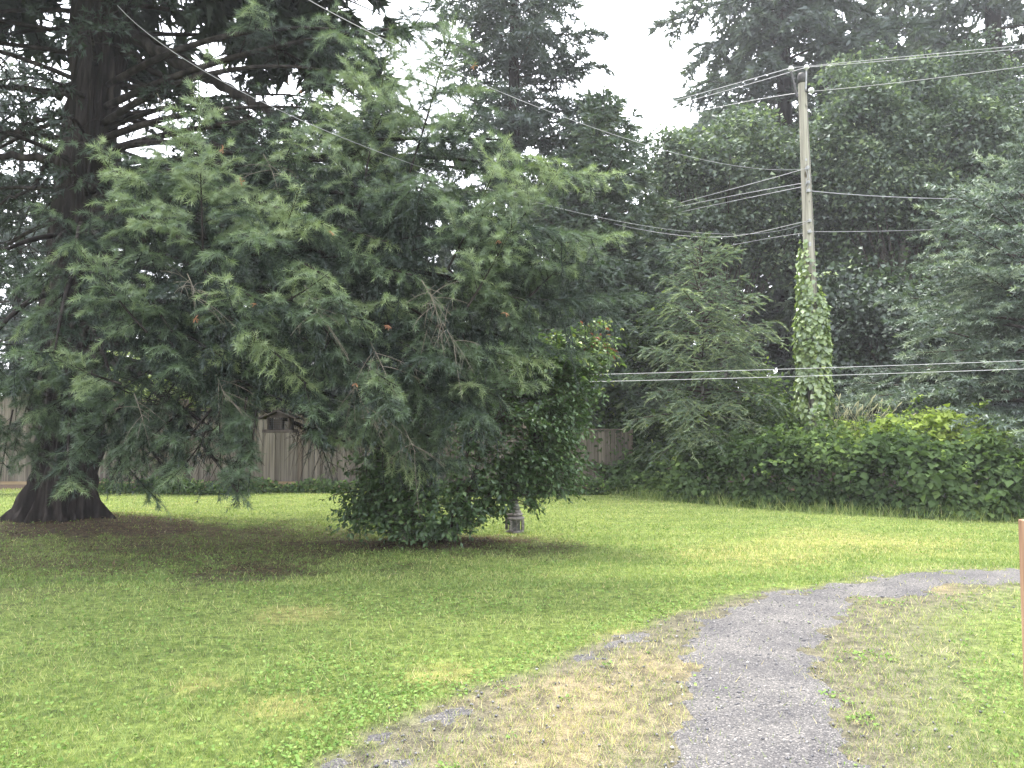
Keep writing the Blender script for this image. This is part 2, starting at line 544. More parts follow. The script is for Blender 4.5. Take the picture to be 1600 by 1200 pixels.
def stones(n, lo, hi, dens, smin, smax, seed):
    r = np.random.default_rng(seed)
    y = lo[1] + (hi[1] - lo[1]) * r.random(n) ** 1.6
    x = lo[0] + (hi[0] - lo[0]) * r.random(n)
    k = r.random(n) < dens(x, y)
    x, y = x[k], y[k]
    n = len(x)
    s = smin + (smax - smin) * r.random(n) ** 3
    sc3 = s[:, None] * (0.6 + 0.8 * r.random((n, 3))) * A([1, 1, 0.7])
    a = r.random(n) * 6.28
    ca, sa = np.cos(a), np.sin(a)
    v = octV[None] * sc3[:, None] * (0.75 + 0.5 * r.random((n, 6, 1)))
    v = np.stack([v[..., 0] * ca[:, None] - v[..., 1] * sa[:, None], v[..., 0] * sa[:, None] + v[..., 1] * ca[:, None], v[..., 2]], -1)
    v += np.stack([x, y, H(x, y) + 0.006 + s * 0.2], -1)[:, None]
    f = octF[None] + (np.arange(n) * 6)[:, None, None]
    return v.reshape(-1, 3), f.reshape(-1, 3), np.repeat(r.random(n), 8)


m = leaf_mat('loose_stone', [(0, (0.040, 0.038, 0.042)), (0.6, (0.095, 0.090, 0.092)), (0.93, (0.16, 0.15, 0.145)), (1, (0.34, 0.33, 0.31))], 0.0, 0.04, 0.6)
V, F, T = stones(26000, (-1.6, 2.6), (4.5, 9), lambda x, y: np.maximum(maps(x, y)[0] * 0.75, maps(x, y)[1] * 0.15), 0.0035, 0.012, 5)
tag(obj('gravel', mesh('gravel', V, F, T), m), 'loose grey stones strewn over the track and its dry edge', 'gravel', kind='stuff')

# ------------------------------------------------------------------ grass, clover


def blades(n, ylo, yhi, seed, hh, wpx, dens, tonef, xmax=11.0):
    """single bent blades, one triangle each far away, wider with distance so that they stay about half a pixel."""
    r = np.random.default_rng(seed)
    u = r.random(n)
    y = 1 / (1 / ylo + (1 / yhi - 1 / ylo) * u)          # even in the picture
    x = (r.random(n) * 2 - 1) * np.minimum(0.70 * y + 0.6, xmax)
    k = r.random(n) < dens(x, y)
    x, y = x[k], y[k]
    n = len(x)
    a = r.random(n) * 6.283
    h = hh * (0.45 + 0.9 * r.random(n)) * (0.75 + 0.5 * fbm(np.stack([x, y], -1) * 2.1, 55))
    wd = np.maximum(0.0028, wpx * y / 796.0) * (0.7 + 0.6 * r.random(n))
    lean = h * (0.25 + 0.9 * r.random(n))
    la = r.random(n) * 6.283
    b0 = np.stack([x, y, H(x, y) - 0.003], -1)
    s = np.stack([np.cos(a), np.sin(a), 0 * a], -1) * wd[:, None] * 0.5
    tip = b0 + np.stack([np.cos(la) * lean, np.sin(la) * lean, h], -1)
    V = np.stack([b0 - s, b0 + s, tip], 1).reshape(-1, 3)
    F = np.arange(3 * n).reshape(-1, 3)
    return V, F, np.clip(tonef(x, y, r), 0, 1)


def grass_density(x, y):
    core, verge, straw, bare, yel = maps(x, y)
    hedge = sdf([(2.0, 19.6), (4.9, 15.1), (8.4, 13.3), (30, 12), (30, 40), (2, 40)], x, y)
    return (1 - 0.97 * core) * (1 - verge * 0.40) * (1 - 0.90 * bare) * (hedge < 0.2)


def grass_tone(x, y, r):
    core, verge, straw, bare, yel = maps(x, y)
    p = np.stack([x, y], -1)
    n = len(x)
    t = 0.30 + 0.42 * (fbm(p * 0.9, 71) - 0.5) + 0.30 * (fbm(p * 4.0, 72) - 0.5) + 0.16 * r.standard_normal(n) + 0.07 * yel + 0.014 * np.clip(y - 7, 0, 9) + 0.09 * np.sin(6.28 * (y - 0.10 * x + 0.02 * x * x) / 1.05)
    t = np.where(r.random(n) < 0.05 + 0.10 * yel, 0.74 + 0.2 * r.random(n), t)
    t = t - 0.22 * sstep(0.1, 0.6, bare)  # grass darkened here to paint the shade under the fir
    right = sstep(1.0, 3.0, x)
    dry = np.where(r.random(n) < 0.20 + 0.42 * straw + 0.08 * (1 - right), 0.72 + 0.28 * r.random(n), t + 0.12)
    return np.where(r.random(n) < verge, dry, t)


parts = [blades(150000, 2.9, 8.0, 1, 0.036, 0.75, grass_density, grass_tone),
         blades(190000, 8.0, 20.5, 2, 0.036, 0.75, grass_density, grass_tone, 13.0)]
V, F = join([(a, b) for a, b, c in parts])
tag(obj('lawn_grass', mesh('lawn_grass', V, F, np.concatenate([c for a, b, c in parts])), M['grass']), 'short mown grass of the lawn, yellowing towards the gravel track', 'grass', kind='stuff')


def leaf_quads(P, Nn, size, asp, rngl, fold=0.25, dirv=None, droop=0.0):
    """pointed leaves: 4 vertices, 2 triangles folded along the midrib. P is the stalk end."""
    n = len(P)
    Nn = nrm(Nn)
    if dirv is None:
        dirv = rngl.standard_normal((n, 3))
    T = nrm(dirv - (dirv * Nn).sum(1, keepdims=True) * Nn)
    S = np.cross(Nn, T)
    size = np.broadcast_to(size, (n,))[:, None]
    mid = P + T * size * 0.5 
    side = S * size * asp * 0.5
    up = Nn * size * fold * asp
    tip = P + T * size - Nn * size * droop
    V = np.stack([P, mid + side + up, tip, mid - side + up], 1).reshape(-1, 3)
    b = np.arange(n)[:, None] * 4
    F = np.stack([b + A([[0, 1, 2]]), b + A([[0, 2, 3]])], 1).reshape(-1, 3)
    return V, F


def clover(n, ylo, yhi, seed):
    r = np.random.default_rng(seed)
    y = 1 / (1 / ylo + (1 / yhi - 1 / ylo) * r.random(n))
    x = (r.random(n) * 2 - 1) * (0.70 * y + 0.5)
    p = np.stack([x, y], -1)
    core, verge, straw, bare, yel = maps(x, y)
    edge = np.exp(-(sdf(VERGE, x, y) + 0.15) ** 2 / 0.05) * (x < 0.35 * y - 0.6)
    patch = sstep(0.42, 0.72, fbm(p * 0.8, 90)) * 0.6 + 0.6 * edge + 0.10
    tuft = (fbm(p * 3.2, 93) > 0.70)
    d = np.where(verge > 0.5, tuft * 0.9, patch) * (1 - core * 0.95) * (1 - 0.75 * bare) * (1 - 0.7 * yel)
    k = r.random(n) < d
    x, y = x[k], y[k]
    n = len(x)
    P = np.stack([x, y, H(x, y) + 0.008 + 0.022 * r.random(n)], -1)
    Nn = r.standard_normal((n, 3)) * 0.45 + UP
    V, F = leaf_quads(P, Nn, (0.010 + 0.012 * r.random(n)) * (1 + 0.06 * y), 0.9, r, 0.1)
    return V, F, np.repeat(np.clip(0.45 + 0.25 * r.standard_normal(n), 0, 1), 2)


V, F, T = clover(95000, 2.9, 13, 4)
tag(obj('clover', mesh('clover', V, F, T), M['clover']), 'patches of clover and low weeds in the lawn beside the track', 'clover', kind='stuff')
print('ground', len(V))

# fallen needles, twigs and scraps on the bare soil
r = np.random.default_rng(41)
n = 80000
x = -9.5 + 10.5 * r.random(n); y = 8.6 + 5.4 * r.random(n)
k = r.random(n) < maps(x, y)[3] * 0.9 + 0.02
x, y = x[k], y[k]; n = len(x)
a = r.random(n) * 6.283
ln = 0.02 + 0.10 * r.random(n) ** 4
wd = 0.004 + 0.010 * r.random(n) ** 2
d2 = np.stack([np.cos(a), np.sin(a), 0.5 * (r.random(n) - 0.3)], -1)
s2 = np.stack([-np.sin(a), np.cos(a), 0 * a], -1) * wd[:, None]
b0 = np.stack([x, y, H(x, y) + 0.004 + 0.02 * r.random(n)], -1)
V = np.stack([b0 - s2, b0 + s2, b0 + d2 * ln[:, None]], 1).reshape(-1, 3)
lm = leaf_mat('fir_litter', [(0, (0.030, 0.020, 0.013)), (0.6, (0.080, 0.055, 0.036)), (0.95, (0.15, 0.11, 0.07)), (1, (0.22, 0.19, 0.15))], 0.1, 0.0)
tag(obj('fir_litter', mesh('fir_litter', V, np.arange(3 * n).reshape(-1, 3), r.random(n)), lm), 'brown fallen needles and twigs on the bare soil beneath the old fir', 'litter', kind='stuff')

# ------------------------------------------------------------------ branching machinery


def br(P, D, L, B, t=None):
    return dict(P=np.asarray(P, float), D=nrm(np.asarray(D, float)), L=np.asarray(L, float), B=np.asarray(B, float))


def at_t(b, t, idx=slice(None)):
    L = b['L'][idx][:, None]
    t = t[:, None]
    pos = b['P'][idx] + b['D'][idx] * L * t + b['B'][idx] * t * t
    tan = nrm(b['D'][idx] * L + 2 * b['B'][idx] * t)
    return pos, tan


def kids(b, r, per_m, t0, ang, lf, lmin, lmax, bend=(0, 0, 0), jit=0.15, roll=0.25, taper=0.65, tend=1.0, minn=1):
    """side branches of every branch in b; bend is the tip offset per metre of child length."""
    n = np.maximum(minn, np.round(b['L'] * per_m * (0.8 + 0.4 * r.random(len(b['L']))))).astype(int)
    idx = np.repeat(np.arange(len(n)), n)
    m = len(idx)
    first = np.cumsum(n) - n
    k = np.arange(m) - first[idx]
    t = t0 + (tend - t0) * np.clip((k + r.random(m)) / n[idx], 0, 1)
    pos, tan = at_t(b, t, idx)
    side = nrm(np.cross(tan, np.where(np.abs(tan[:, 2:3]) > 0.92, A([[0.3, -1.0, 0.2]]), UP[None])))
    nor = np.cross(side, tan)
    ro = np.where(k % 2 == 0, 0.0, np.pi) + r.standard_normal(m) * roll
    s = side * np.cos(ro)[:, None] + nor * np.sin(ro)[:, None]
    a = R(ang) * (0.75 + 0.5 * r.random(m))
    a = a * (1 - 0.45 * sstep(0.8, 1.0, t))
    d = nrm(tan * np.cos(a)[:, None] + s * np.sin(a)[:, None] + jit * r.standard_normal((m, 3)))
    L = np.clip(lf * b['L'][idx] * (1 - taper * (t - t0) / (1 - t0 + 1e-6)) * (0.7 + 0.6 * r.random(m)), lmin, lmax)
    c = br(pos, d, L, L[:, None] * A([bend]))
    c['t'] = t
    c['par'] = idx
    c['g'] = 0.45 * b['g'][idx] + 0.55 * t if 'g' in b else t
    return c


def axis_shoots(b, r, seg, t0=0.0, n=None):
    """shoots that run along the branches themselves."""
    n = np.maximum(1, np.round(b['L'] * (1 - t0) / seg)).astype(int)
    idx = np.repeat(np.arange(len(n)), n)
    k = np.arange(len(idx)) - (np.cumsum(n) - n)[idx]
    ta = t0 + (1 - t0) * k / n[idx]
    tb = t0 + (1 - t0) * (k + 1) / n[idx]
    p0, _ = at_t(b, ta, idx)
    p1, _ = at_t(b, tb, idx)
    d = p1 - p0
    L = np.linalg.norm(d, axis=1)
    c = br(p0, d, L, np.zeros_like(d))
    c['t'] = tb
    c['g'] = b['g'][idx] if 'g' in b else tb
    c['bri'] = b['bri'][idx] if 'bri' in b else np.zeros(len(idx))
    return c


def inherit(c, b, own=0.0):
    """carry the bough's freshness and brightness down to its side shoots."""
    c['g'] = b['g'][c['par']] * (1 - own) + own * c['t']
    c['bri'] = b['bri'][c['par']]
    return c


def cat(*bs):
    for b in bs:
        b.setdefault('bri', np.zeros(len(b['L'])))
    return {k: np.concatenate([b[k] for b in bs]) for k in ('P', 'D', 'L', 'B', 't', 'g', 'bri')}


def needles(s, r, n, nlen, nwid, ang, tone, flat=0.0, sag=0.0):
    """n needle triangles round each shoot."""
    m = len(s['L'])
    D = s['D']
    ref = np.where(np.abs(D[:, 2:3]) > 0.92, A([[1.0, 0, 0]]), UP[None])
    S = nrm(np.cross(D, ref))
    Nn = np.cross(S, D)
    t = (np.arange(n)[None] + r.random((m, n))) / n
    ph = np.arange(n)[None] * 2.39996 + r.random((m, 1)) * 6.28 + 0.5 * r.random((m, n))
    c, si = np.cos(ph), np.sin(ph) * (1 - flat)
    rad = S[:, None] * c[..., None] + Nn[:, None] * si[..., None]
    a = R(ang) * (0.75 + 0.5 * r.random((m, n))) * (1 - 0.55 * sstep(0.8, 1.0, t))
    nd = D[:, None] * np.cos(a)[..., None] + rad * np.sin(a)[..., None]
    nd[..., 2] -= sag
    base = s['P'][:, None] + D[:, None] * (s['L'][:, None] * t)[..., None]
    ln = nlen * (0.75 + 0.5 * r.random((m, n)))
    wv = nrm(np.cross(nd, D[:, None] + 0.3 * r.standard_normal((m, n, 3)))) * (nwid * 0.5)
    V = np.stack([base - wv, base + wv, base + nd * ln[..., None]], 2).reshape(-1, 3)
    F = np.arange(len(V)).reshape(-1, 3)
    return V.astype(np.float32), F, np.repeat(np.clip(tone, 0, 1), n)


def sticks(b, rad, seg=3, tipf=0.35, sides=3):
    """thin wood of many branches at once."""
    m = len(b['L'])
    rad = np.broadcast_to(np.asarray(rad, float), (m,))
    ts = np.linspace(0, 1, seg + 1)
    rings = []
    for t in ts:
        p, tn = at_t(b, np.full(m, t))
        ref = np.where(np.abs(tn[:, 2:3]) > 0.92, A([[1.0, 0, 0]]), UP[None])
        S = nrm(np.cross(tn, ref))
        Nn = np.cross(S, tn)
        rr = rad * (1 - (1 - tipf) * t)
        a = np.arange(sides) / sides * 6.28319
        rings.append(p[:, None] + rr[:, None, None] * (np.cos(a)[None, :, None] * S[:, None] + np.sin(a)[None, :, None] * Nn[:, None]))
    V = np.stack(rings, 1).reshape(-1, 3)
    o = np.arange(m)[:, None, None, None] * ((seg + 1) * sides)
    i = np.arange(seg)[None, :, None, None] * sides
    j = np.arange(sides)
    q = np.stack([j, (j + 1) % sides, (j + 1) % sides + sides, j + sides], -1)[None, None]
    return V, (o + i + q).reshape(-1, 4)


def trunk_mesh(name, path, rad, sides=14, rough=0.05, seed=0, ridge=9.0, flare=None):
    """a trunk with furrowed bark: rings displaced by ridged noise."""
    path = np.asarray(path, float)
    L = np.linalg.norm(path[-1] - path[0])
    V, F = tube(path, rad, sides)
    n = len(path)
    ax = np.repeat(path, sides, 0)
    d = V - ax
    a = np.arctan2(d[:, 1], d[:, 0])
    q = np.stack([np.cos(a) * ridge * 0.5, np.sin(a) * ridge * 0.5, V[:, 2] * 0.9], -1)
    dn = np.abs(fbm(q, seed, 3) - 0.5) * 2
    V = ax + d * (1 + rough * (dn - 0.35))[:, None]
    if flare is not None:
        V = flare(V, ax, a)
    return mesh(name, V, F, None, True)


def conifer(name, label, catg, base, Ht, Rad, mat, seed, z0=0.06, nb=110, power=0.8, e_low=-12, e_top=45, droop=-0.18,
            n2=3.2, n3=7.0, l2=0.38, shoot=(0.10, 0.32), nn=6, nlen=0.07, nwid=0.022, nang=48, hang=-0.25, tr=0.018, lean=(0, 0),
            group=None, tone0=0.35, flat=0.0, ntar=12000, tipb=0.25, jit=0.16, rl=0.4, ztop=None, trunk_mat='bark', seg=0.3, view=False, wood=True):
    r = np.random.default_rng(seed)
    root = thing(name, label, catg, base, group)
    zz = z0 + (1 - z0) * (np.arange(nb) + r.random(nb)) / nb
    if ztop:
        zz = zz[zz * Ht < ztop]
    n = len(zz)
    az = np.arange(n) * 2.39996 + r.standard_normal(n) * 0.35
    u = (zz - z0) / (1 - z0)
    L = Rad * (np.minimum(1, (1 - u) * 1.02 + 0.03)) ** power * (0.72 + 0.45 * r.random(n)) * (0.55 + 0.45 * sstep(0, 0.14, u))
    if view:      # a little leaner on the side no lens will see
        L = L * np.where(np.sin(az) > 0.55, 0.75, 1.0)
    e = R(e_low) + (R(e_top) - R(e_low)) * u ** 1.6 + 0.12 * r.standard_normal(n)
    D = np.stack([np.cos(az) * np.cos(e), np.sin(az) * np.cos(e), np.sin(e)], -1)
    P = np.stack([lean[0] * zz, lean[1] * zz, zz * Ht], -1)
    B = np.zeros((n, 3))
    B[:, 2] = droop * L * (1 - 0.8 * u)
    b1 = br(P, D, L, B)
    b2 = kids(b1, r, ntar / 9.0 / L.sum(), 0.14, 55, l2, 0.18, 1.6, (0, 0, hang), jit, rl)
    b3 = kids(b2, r, 0.7 * ntar / b2['L'].sum(), 0.08, 48, 0.5, shoot[0], shoot[1], (0, 0, hang * 0.6), jit, rl * 1.2)
    s = cat(b3, axis_shoots(b2, r, seg), axis_shoots(b1, r, seg, 0.35))
    clump = fbm(s['P'] * 1.1 + A([seed * 3.1, 0, 0]), seed, 2) - 0.5
    tone = tone0 + 0.7 * clump + 0.14 * r.standard_normal(len(s['L'])) + tipb * sstep(0.6, 1, s['t'])
    V, F, T = needles(s, r, nn, nlen, nwid, nang, tone, flat)
    TRIS[0] += len(F)
    obj('crown', mesh('crown', V, F, T), mat, root)
    zt = np.linspace(-0.2, Ht * 0.97, 26)
    path = np.stack([lean[0] * zt / Ht, lean[1] * zt / Ht, zt], -1)
    rr = Ht * tr * (1 - 0.93 * np.clip(zt / Ht, 0, 1)) * (1 + 0.6 * np.exp(-np.clip(zt, 0, 9) / 0.4))
    obj('trunk', trunk_mesh('trunk', path, rr, 12, 0.12, seed), M[trunk_mat], root)
    if wood:
        VW, FW = join([sticks(b1, 0.012 + 0.008 * L, 4, 0.25, 4), sticks(b2, 0.006, 1, 0.4, 3)])
        obj('limbs', mesh('limbs', VW, FW), M['twig'], root)
        TRIS[0] += 2 * len(FW)
    return root


# ------------------------------------------------------------------ the old fir
r = np.random.default_rng(11)
zt = np.concatenate([np.linspace(-0.3, 1.2, 26), np.linspace(1.3, 17, 80)])
rr = 0.47 * (1 - 0.45 * np.clip(zt / 17, 0, 1)) + 0.17 * np.exp(-np.clip(zt, 0, 99) / 0.34)
sway = np.stack([0.10 * np.clip(zt, 0, 20) - 0.02 * 0, 0 * zt, zt], -1)
sway[:, 0] = 0.052 * np.clip(zt, 0, 20)


def fir_flare(V, ax, a):
    zc = np.clip(V[:, 2], 0, 9)
    k = 0.22 * np.exp(-zc / 0.26) * np.maximum(0, np.sin(a * 5 + 0.7 + 0.5 * np.sin(a * 2)))
    d = V - ax
    d[:, 2] = 0
    return V + d * k[:, None]


FZ = Hs(*FIR)
fir = thing('old_fir_tree', 'huge old fir at the left with thick dark trunk and long drooping boughs', 'tree', (FIR[0], FIR[1], FZ))
obj('trunk', trunk_mesh('trunk', sway, rr, 120, 0.85, 4, 11.0, fir_flare), M['bark'], fir)
F0 = A([FIR[0], FIR[1], FZ])


def limb_set(tips, r, arch):
    S, T, C = [], [], []
    for (px, py, d, zs) in tips:
        tip = pt(px, py, d)
        z = zs
        S.append([FIR[0] + 0.052 * z, FIR[1], z + FZ])
        T.append(tip)
        C.append(arch + 0.15 * r.standard_normal())
    S, T, C = A(S), A(T), A(C)
    V4 = np.zeros_like(S)
    V4[:, 2] = 4 * C
    DL = T - S + V4
    return br(S, DL, np.linalg.norm(DL, axis=1), -V4)


# tip pixel, distance, height on the trunk where the limb leaves
tips = [
    (700, 40, 9.2, 6.3), (622, 62, 9.6, 6.6), (560, 120, 9.6, 6.0), (500, 170, 9.9, 5.8), (655, 190, 9.2, 5.6),
    (790, 218, 8.6, 5.2), (870, 268, 9.1, 5.0), (745, 265, 9.0, 5.0), (800, 348, 8.4, 4.6), (895, 385, 8.8, 4.4), (835, 405, 9.1, 4.3),
    (880, 470, 9.1, 4.0), (820, 470, 8.6, 3.9), (835, 540, 8.9, 3.6), (745, 545, 8.6, 3.5), (700, 620, 9.0, 3.1), (620, 606, 8.0, 3.2), (690, 690, 9.4, 2.7),
    (505, 350, 8.1, 4.9), (516, 436, 7.9, 4.5), (400, 468, 7.9, 4.3), (568, 500, 8.1, 4.0), (440, 560, 8.1, 3.7), (645, 430, 8.3, 4.4), (690, 330, 8.7, 5.0),
    (600, 300, 8.8, 5.2), (420, 250, 9.4, 5.6), (470, 640, 8.9, 2.9), (560, 660, 9.2, 2.8), (610, 380, 8.6, 4.7), (720, 470, 8.8, 4.1), (640, 540, 8.7, 3.6),
    (118, 385, 8.6, 4.4), (85, 552, 8.4, 3.7), (60, 440, 10.2, 4.2), (160, 240, 9.0, 5.5), (230, 300, 8.8, 5.0), (180, 470, 8.6, 4.2), (270, 520, 8.6, 3.9),
    (330, 400, 8.4, 4.6), (270, 630, 9.4, 2.9), (130, 700, 10.2, 2.6), (230, 725, 9.8, 2.5), (355, 690, 8.9, 2.6), (40, 590, 10.0, 3.2), (180, 610, 9.2, 3.2), (350, 560, 8.6, 3.7),
    (310, 300, 8.4, 5.0), (400, 330, 8.7, 5.1), (-40, 420, 10.0, 4.3), (-60, 600, 9.8, 3.3), (330, 620, 9.6, 3.0), (420, 640, 9.8, 2.9),
]
tips += [(105, 735, 9.6, 2.4), (190, 738, 9.3, 2.4), (265, 742, 9.2, 2.3), (372, 770, 8.6, 2.5), (330, 715, 9.0, 2.5), (540, 690, 9.0, 2.6), (600, 700, 9.3, 2.6), (660, 735, 9.6, 2.5), (480, 600, 8.4, 3.2), (300, 575, 8.7, 3.5), (740, 600, 8.9, 3.2), (780, 620, 9.2, 3.1)]
limbs = limb_set(tips, r, 0.30)
la = kids(limbs, r, 0.62, 0.46, 46, 0.2, 0.8, 1.5, (0, 0, 0.12), 0.12, 0.40, 0.35)
e0, e1 = at_t(limbs, np.full(len(limbs['L']), 0.84))[0], at_t(limbs, np.ones(len(limbs['L'])))[0]
lb = br(e0, e1 - e0, np.linalg.norm(e1 - e0, axis=1), np.zeros_like(e0))
l1 = {k: np.concatenate([la[k], lb[k]]) for k in ('P', 'D', 'L', 'B')}
l1['bri'] = 0.16 * r.standard_normal(len(l1['L']))
l2 = kids(l1, r, 14.0, 0.05, 54, 0.42, 0.16, 0.52, (0, 0, -0.40), 0.10, 0.25, 0.6)
l2['g'] = l2['t']
l2['bri'] = l1['bri'][l2['par']]
l3 = inherit(kids(l2, r, 5.0, 0.15, 46, 0.42, 0.09, 0.20, (0, 0, -0.25), 0.12, 0.45, 0.5), l2)
l1['g'] = np.full(len(l1['L']), 0.6)
# weeping strands below the lower boughs
lowm = (l1['P'][:, 2] < 4.8) & (r.random(len(l1['L'])) < 0.8)
lw = {k: v[lowm] for k, v in l1.items()}
h1 = kids(lw, r, 3.0, 0.1, 75, 0.6, 0.3, 0.95, (0, 0, -0.75), 0.10, 0.3, 0.3)
h1 = br(h1['P'], h1['D'] * A([0.35, 0.35, 0.3]) + A([0, 0, -0.75]), h1['L'], h1['L'][:, None] * A([[0, 0, -0.2]]))
h1['L'] = np.minimum(h1['L'], np.maximum(0.15, (h1['P'][:, 2] - 0.75) * 0.75))
h1['B'] = h1['L'][:, None] * A([[0, 0, -0.2]])
h1['g'] = np.zeros(len(h1['L']))
h1['bri'] = np.zeros(len(h1['L']))
h2 = inherit(kids(h1, r, 8.0, 0.05, 40, 0.4, 0.10, 0.26, (0, 0, -0.3), 0.15, 1.5, 0.5), h1)
# upturned tops that look like small leaders
tops = [((318, 420, 8.5), (310, 122, 8.2), 1.9), ((560, 330, 9.0), (612, 40, 9.2), 1.3), ((640, 270, 8.9), (712, 22, 9.0), 1.2), ((700, 420, 8.5), (796, 212, 8.3), 1.1),
        ((730, 480, 8.4), (808, 340, 8.2), 0.9), ((760, 400, 8.9), (878, 262, 8.9), 1.0), ((420, 420, 8.4), (470, 290, 8.0), 0.9), ((230, 520, 8.5), (120, 382, 8.4), 1.0), ((820, 470, 8.8), (905, 380, 8.7), 0.8),
        ((240, 360, 8.9), (148, 225, 8.8), 0.9), ((560, 560, 8.2), (622, 604, 7.9), 0.8), ((390, 560, 8.1), (400, 520, 7.8), 0.7), ((430, 480, 8.0), (512, 428, 7.8), 0.8), ((190, 600, 8.6), (72, 552, 8.3), 0.9)]
drop = [((230, 600, 9.6), (95, 732, 9.3)), ((300, 630, 9.3), (175, 742, 9.2)), ((330, 640, 9.1), (248, 750, 9.0)), ((385, 620, 8.8), (370, 792, 8.6)), ((340, 600, 9.0), (345, 730, 8.9)), ((560, 580, 8.6), (555, 715, 8.8)),
        ((130, 430, 10.2), (-5, 440, 9.8)), ((120, 540, 10.0), (10, 610, 9.7)), ((700, 420, 9.0), (850, 560, 8.9)), ((720, 500, 9.0), (742, 660, 9.1)), ((640, 560, 8.9), (700, 742, 9.5)), ((600, 600, 8.9), (625, 725, 9.2)),
        ((780, 480, 9.0), (896, 482, 9.1)), ((740, 430, 8.9), (885, 428, 8.9)), ((660, 600, 9.0), (770, 700, 9.5)), ((640, 480, 8.6), (800, 600, 9.0)), ((480, 480, 8.3), (560, 590, 8.2)), ((520, 520, 8.5), (470, 630, 8.6)), ((260, 560, 9.4), (140, 650, 9.2)), ((300, 560, 9.3), (215, 690, 9.2)), ((210, 620, 9.7), (120, 700, 9.5)), ((330, 650, 9.0), (300, 735, 8.9)), ((390, 680, 8.7), (352, 760, 8.6)), ((400, 640, 8.8), (388, 770, 8.6)), ((600, 560, 8.6), (580, 690, 8.8)), ((100, 480, 10.0), (20, 520, 9.8)), ((60, 560, 10.2), (-20, 650, 10.0)), ((60, 580, 10.3), (15, 725, 10.4)), ((90, 600, 10.7), (48, 748, 10.5)), ((-20, 600, 10.2), (-30, 745, 10.2)), ((20, 640, 10.5), (0, 745, 10.5))]
TB_N = len(tops)
tops = tops + [(a, b, 1.0) for a, b in drop]
ax_ = []
for a0, a1, wd in tops:
    p0, p1 = pt(*a0), pt(*a1)
    d = p1 - p0
    ax_.append((p0, d, np.linalg.norm(d), wd))
tb = br([a[0] for a in ax_], [a[1] for a in ax_], [a[2] for a in ax_], [[0, 0, (0.12 if k < TB_N else -0.10) * a[2]] for k, a in enumerate(ax_)])
tbd = tb['D'] * tb['L'][:, None] - tb['B']
tb['L'] = np.linalg.norm(tbd, axis=1)
tb['D'] = nrm(tbd)
tb['g'] = np.full(len(tb['L']), 0.9)
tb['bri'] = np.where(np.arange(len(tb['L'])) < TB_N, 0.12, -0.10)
t1 = inherit(kids(tb, r, 13, 0.08, 58, 0.46, 0.16, 1.0, (0, 0, -0.02), 0.10, 1.3, 0.86, 0.90), tb)
t2 = inherit(kids(t1, r, 9, 0.10, 50, 0.42, 0.10, 0.36, (0, 0, -0.30), 0.10, 0.35, 0.55), t1, 0.4)
t3 = inherit(kids(t2, r, 4, 0.15, 46, 0.4, 0.09, 0.16, (0, 0, -0.1), 0.12, 0.5, 0.4), t2)


def shoots(lst):
    return cat(*lst)


def tone_of(s, base, r, tipb=0.35, seed=5):
    cl = fbm(s['P'] * 1.3, seed, 2) - 0.5
    return base + 0.40 * cl + s['bri'] + 0.06 * r.standard_normal(len(s['L'])) + tipb * sstep(0.15, 0.85, s['g'])  # pale new growth, with lit tips and shaded interior painted into the tone


sA = shoots([axis_shoots(l3, r, 0.10), axis_shoots(l2, r, 0.10), axis_shoots(l1, r, 0.10, 0.5)])
sB = shoots([axis_shoots(h2, r, 0.10), axis_shoots(h1, r, 0.10)])
sC = shoots([axis_shoots(t3, r, 0.09), axis_shoots(t2, r, 0.09), axis_shoots(t1, r, 0.10, 0.2), axis_shoots(tb, r, 0.08, 0.4)])


def px_of(P):
    c, s_ = math.cos(PITCH), math.sin(PITCH)
    f = P[:, 1] * c + (P[:, 2] - CAMZ) * s_
    return 800 + FPX * P[:, 0] / f, 600 - FPX * (-P[:, 1] * s_ + (P[:, 2] - CAMZ) * c) / f


def prune(s, win):
    """cut the growth back round the hanging feeder and the open view below the boughs."""
    x, y = px_of(s['P'])
    k = np.ones(len(x), bool)
    for x0, x1, y0, y1, pr in win:
        k &= ~((x > x0) & (x < x1) & (y > y0) & (y < y1) & (r.random(len(x)) < pr))
    return {q: v[k] for q, v in s.items()}


cuts = [(398, 482, 634, 690, 1.0), (380, 480, 690, 770, 0.9), (480, 600, 690, 800, 0.8), (292, 346, 650, 760, 0.85), (160, 300, 590, 628, 0.75), (100, 190, 60, 330, 0.75), (-100, 95, 130, 410, 0.4), (195, 330, 30, 130, 0.6)]
cutl = [(330, 480, 60, 170, 0.8), (215, 292, 100, 225, 0.85), (330, 420, 100, 240, 0.7), (295, 330, 100, 160, 0.8)]
sA, sB, sC = prune(sA, cuts + cutl), prune(sB, cuts), prune(sC, [(398, 490, 634, 690, 1.0), (400, 480, 690, 770, 0.9), (480, 560, 672, 800, 0.8), (296, 346, 655, 760, 0.8)])
print('fir shoots', len(sA['L']), len(sB['L']), len(sC['L']))
tA = tone_of(sA, 0.30, r, 0.42)
tB = tone_of(sB, 0.22, r, 0.14)
tC = tone_of(sC, 0.36, r, 0.36)
nA_ = needles(sA, r, 22, 0.066, 0.0078, 54, np.minimum(tA, 0.96))
nB_ = needles(sB, r, 15, 0.058, 0.0090, 48, tB)
nC_ = needles(sC, r, 26, 0.066, 0.0074, 56, np.minimum(tC, 0.97))
V, F = join([nA_[:2], nB_[:2], nC_[:2]])
T = np.concatenate([nA_[2], nB_[2], nC_[2]])
V = V - F0.astype(np.float32)
TRIS[0] += len(F)
print('fir tris', len(F))
obj('crown', mesh('crown', V, F, T), M['fir'], fir)
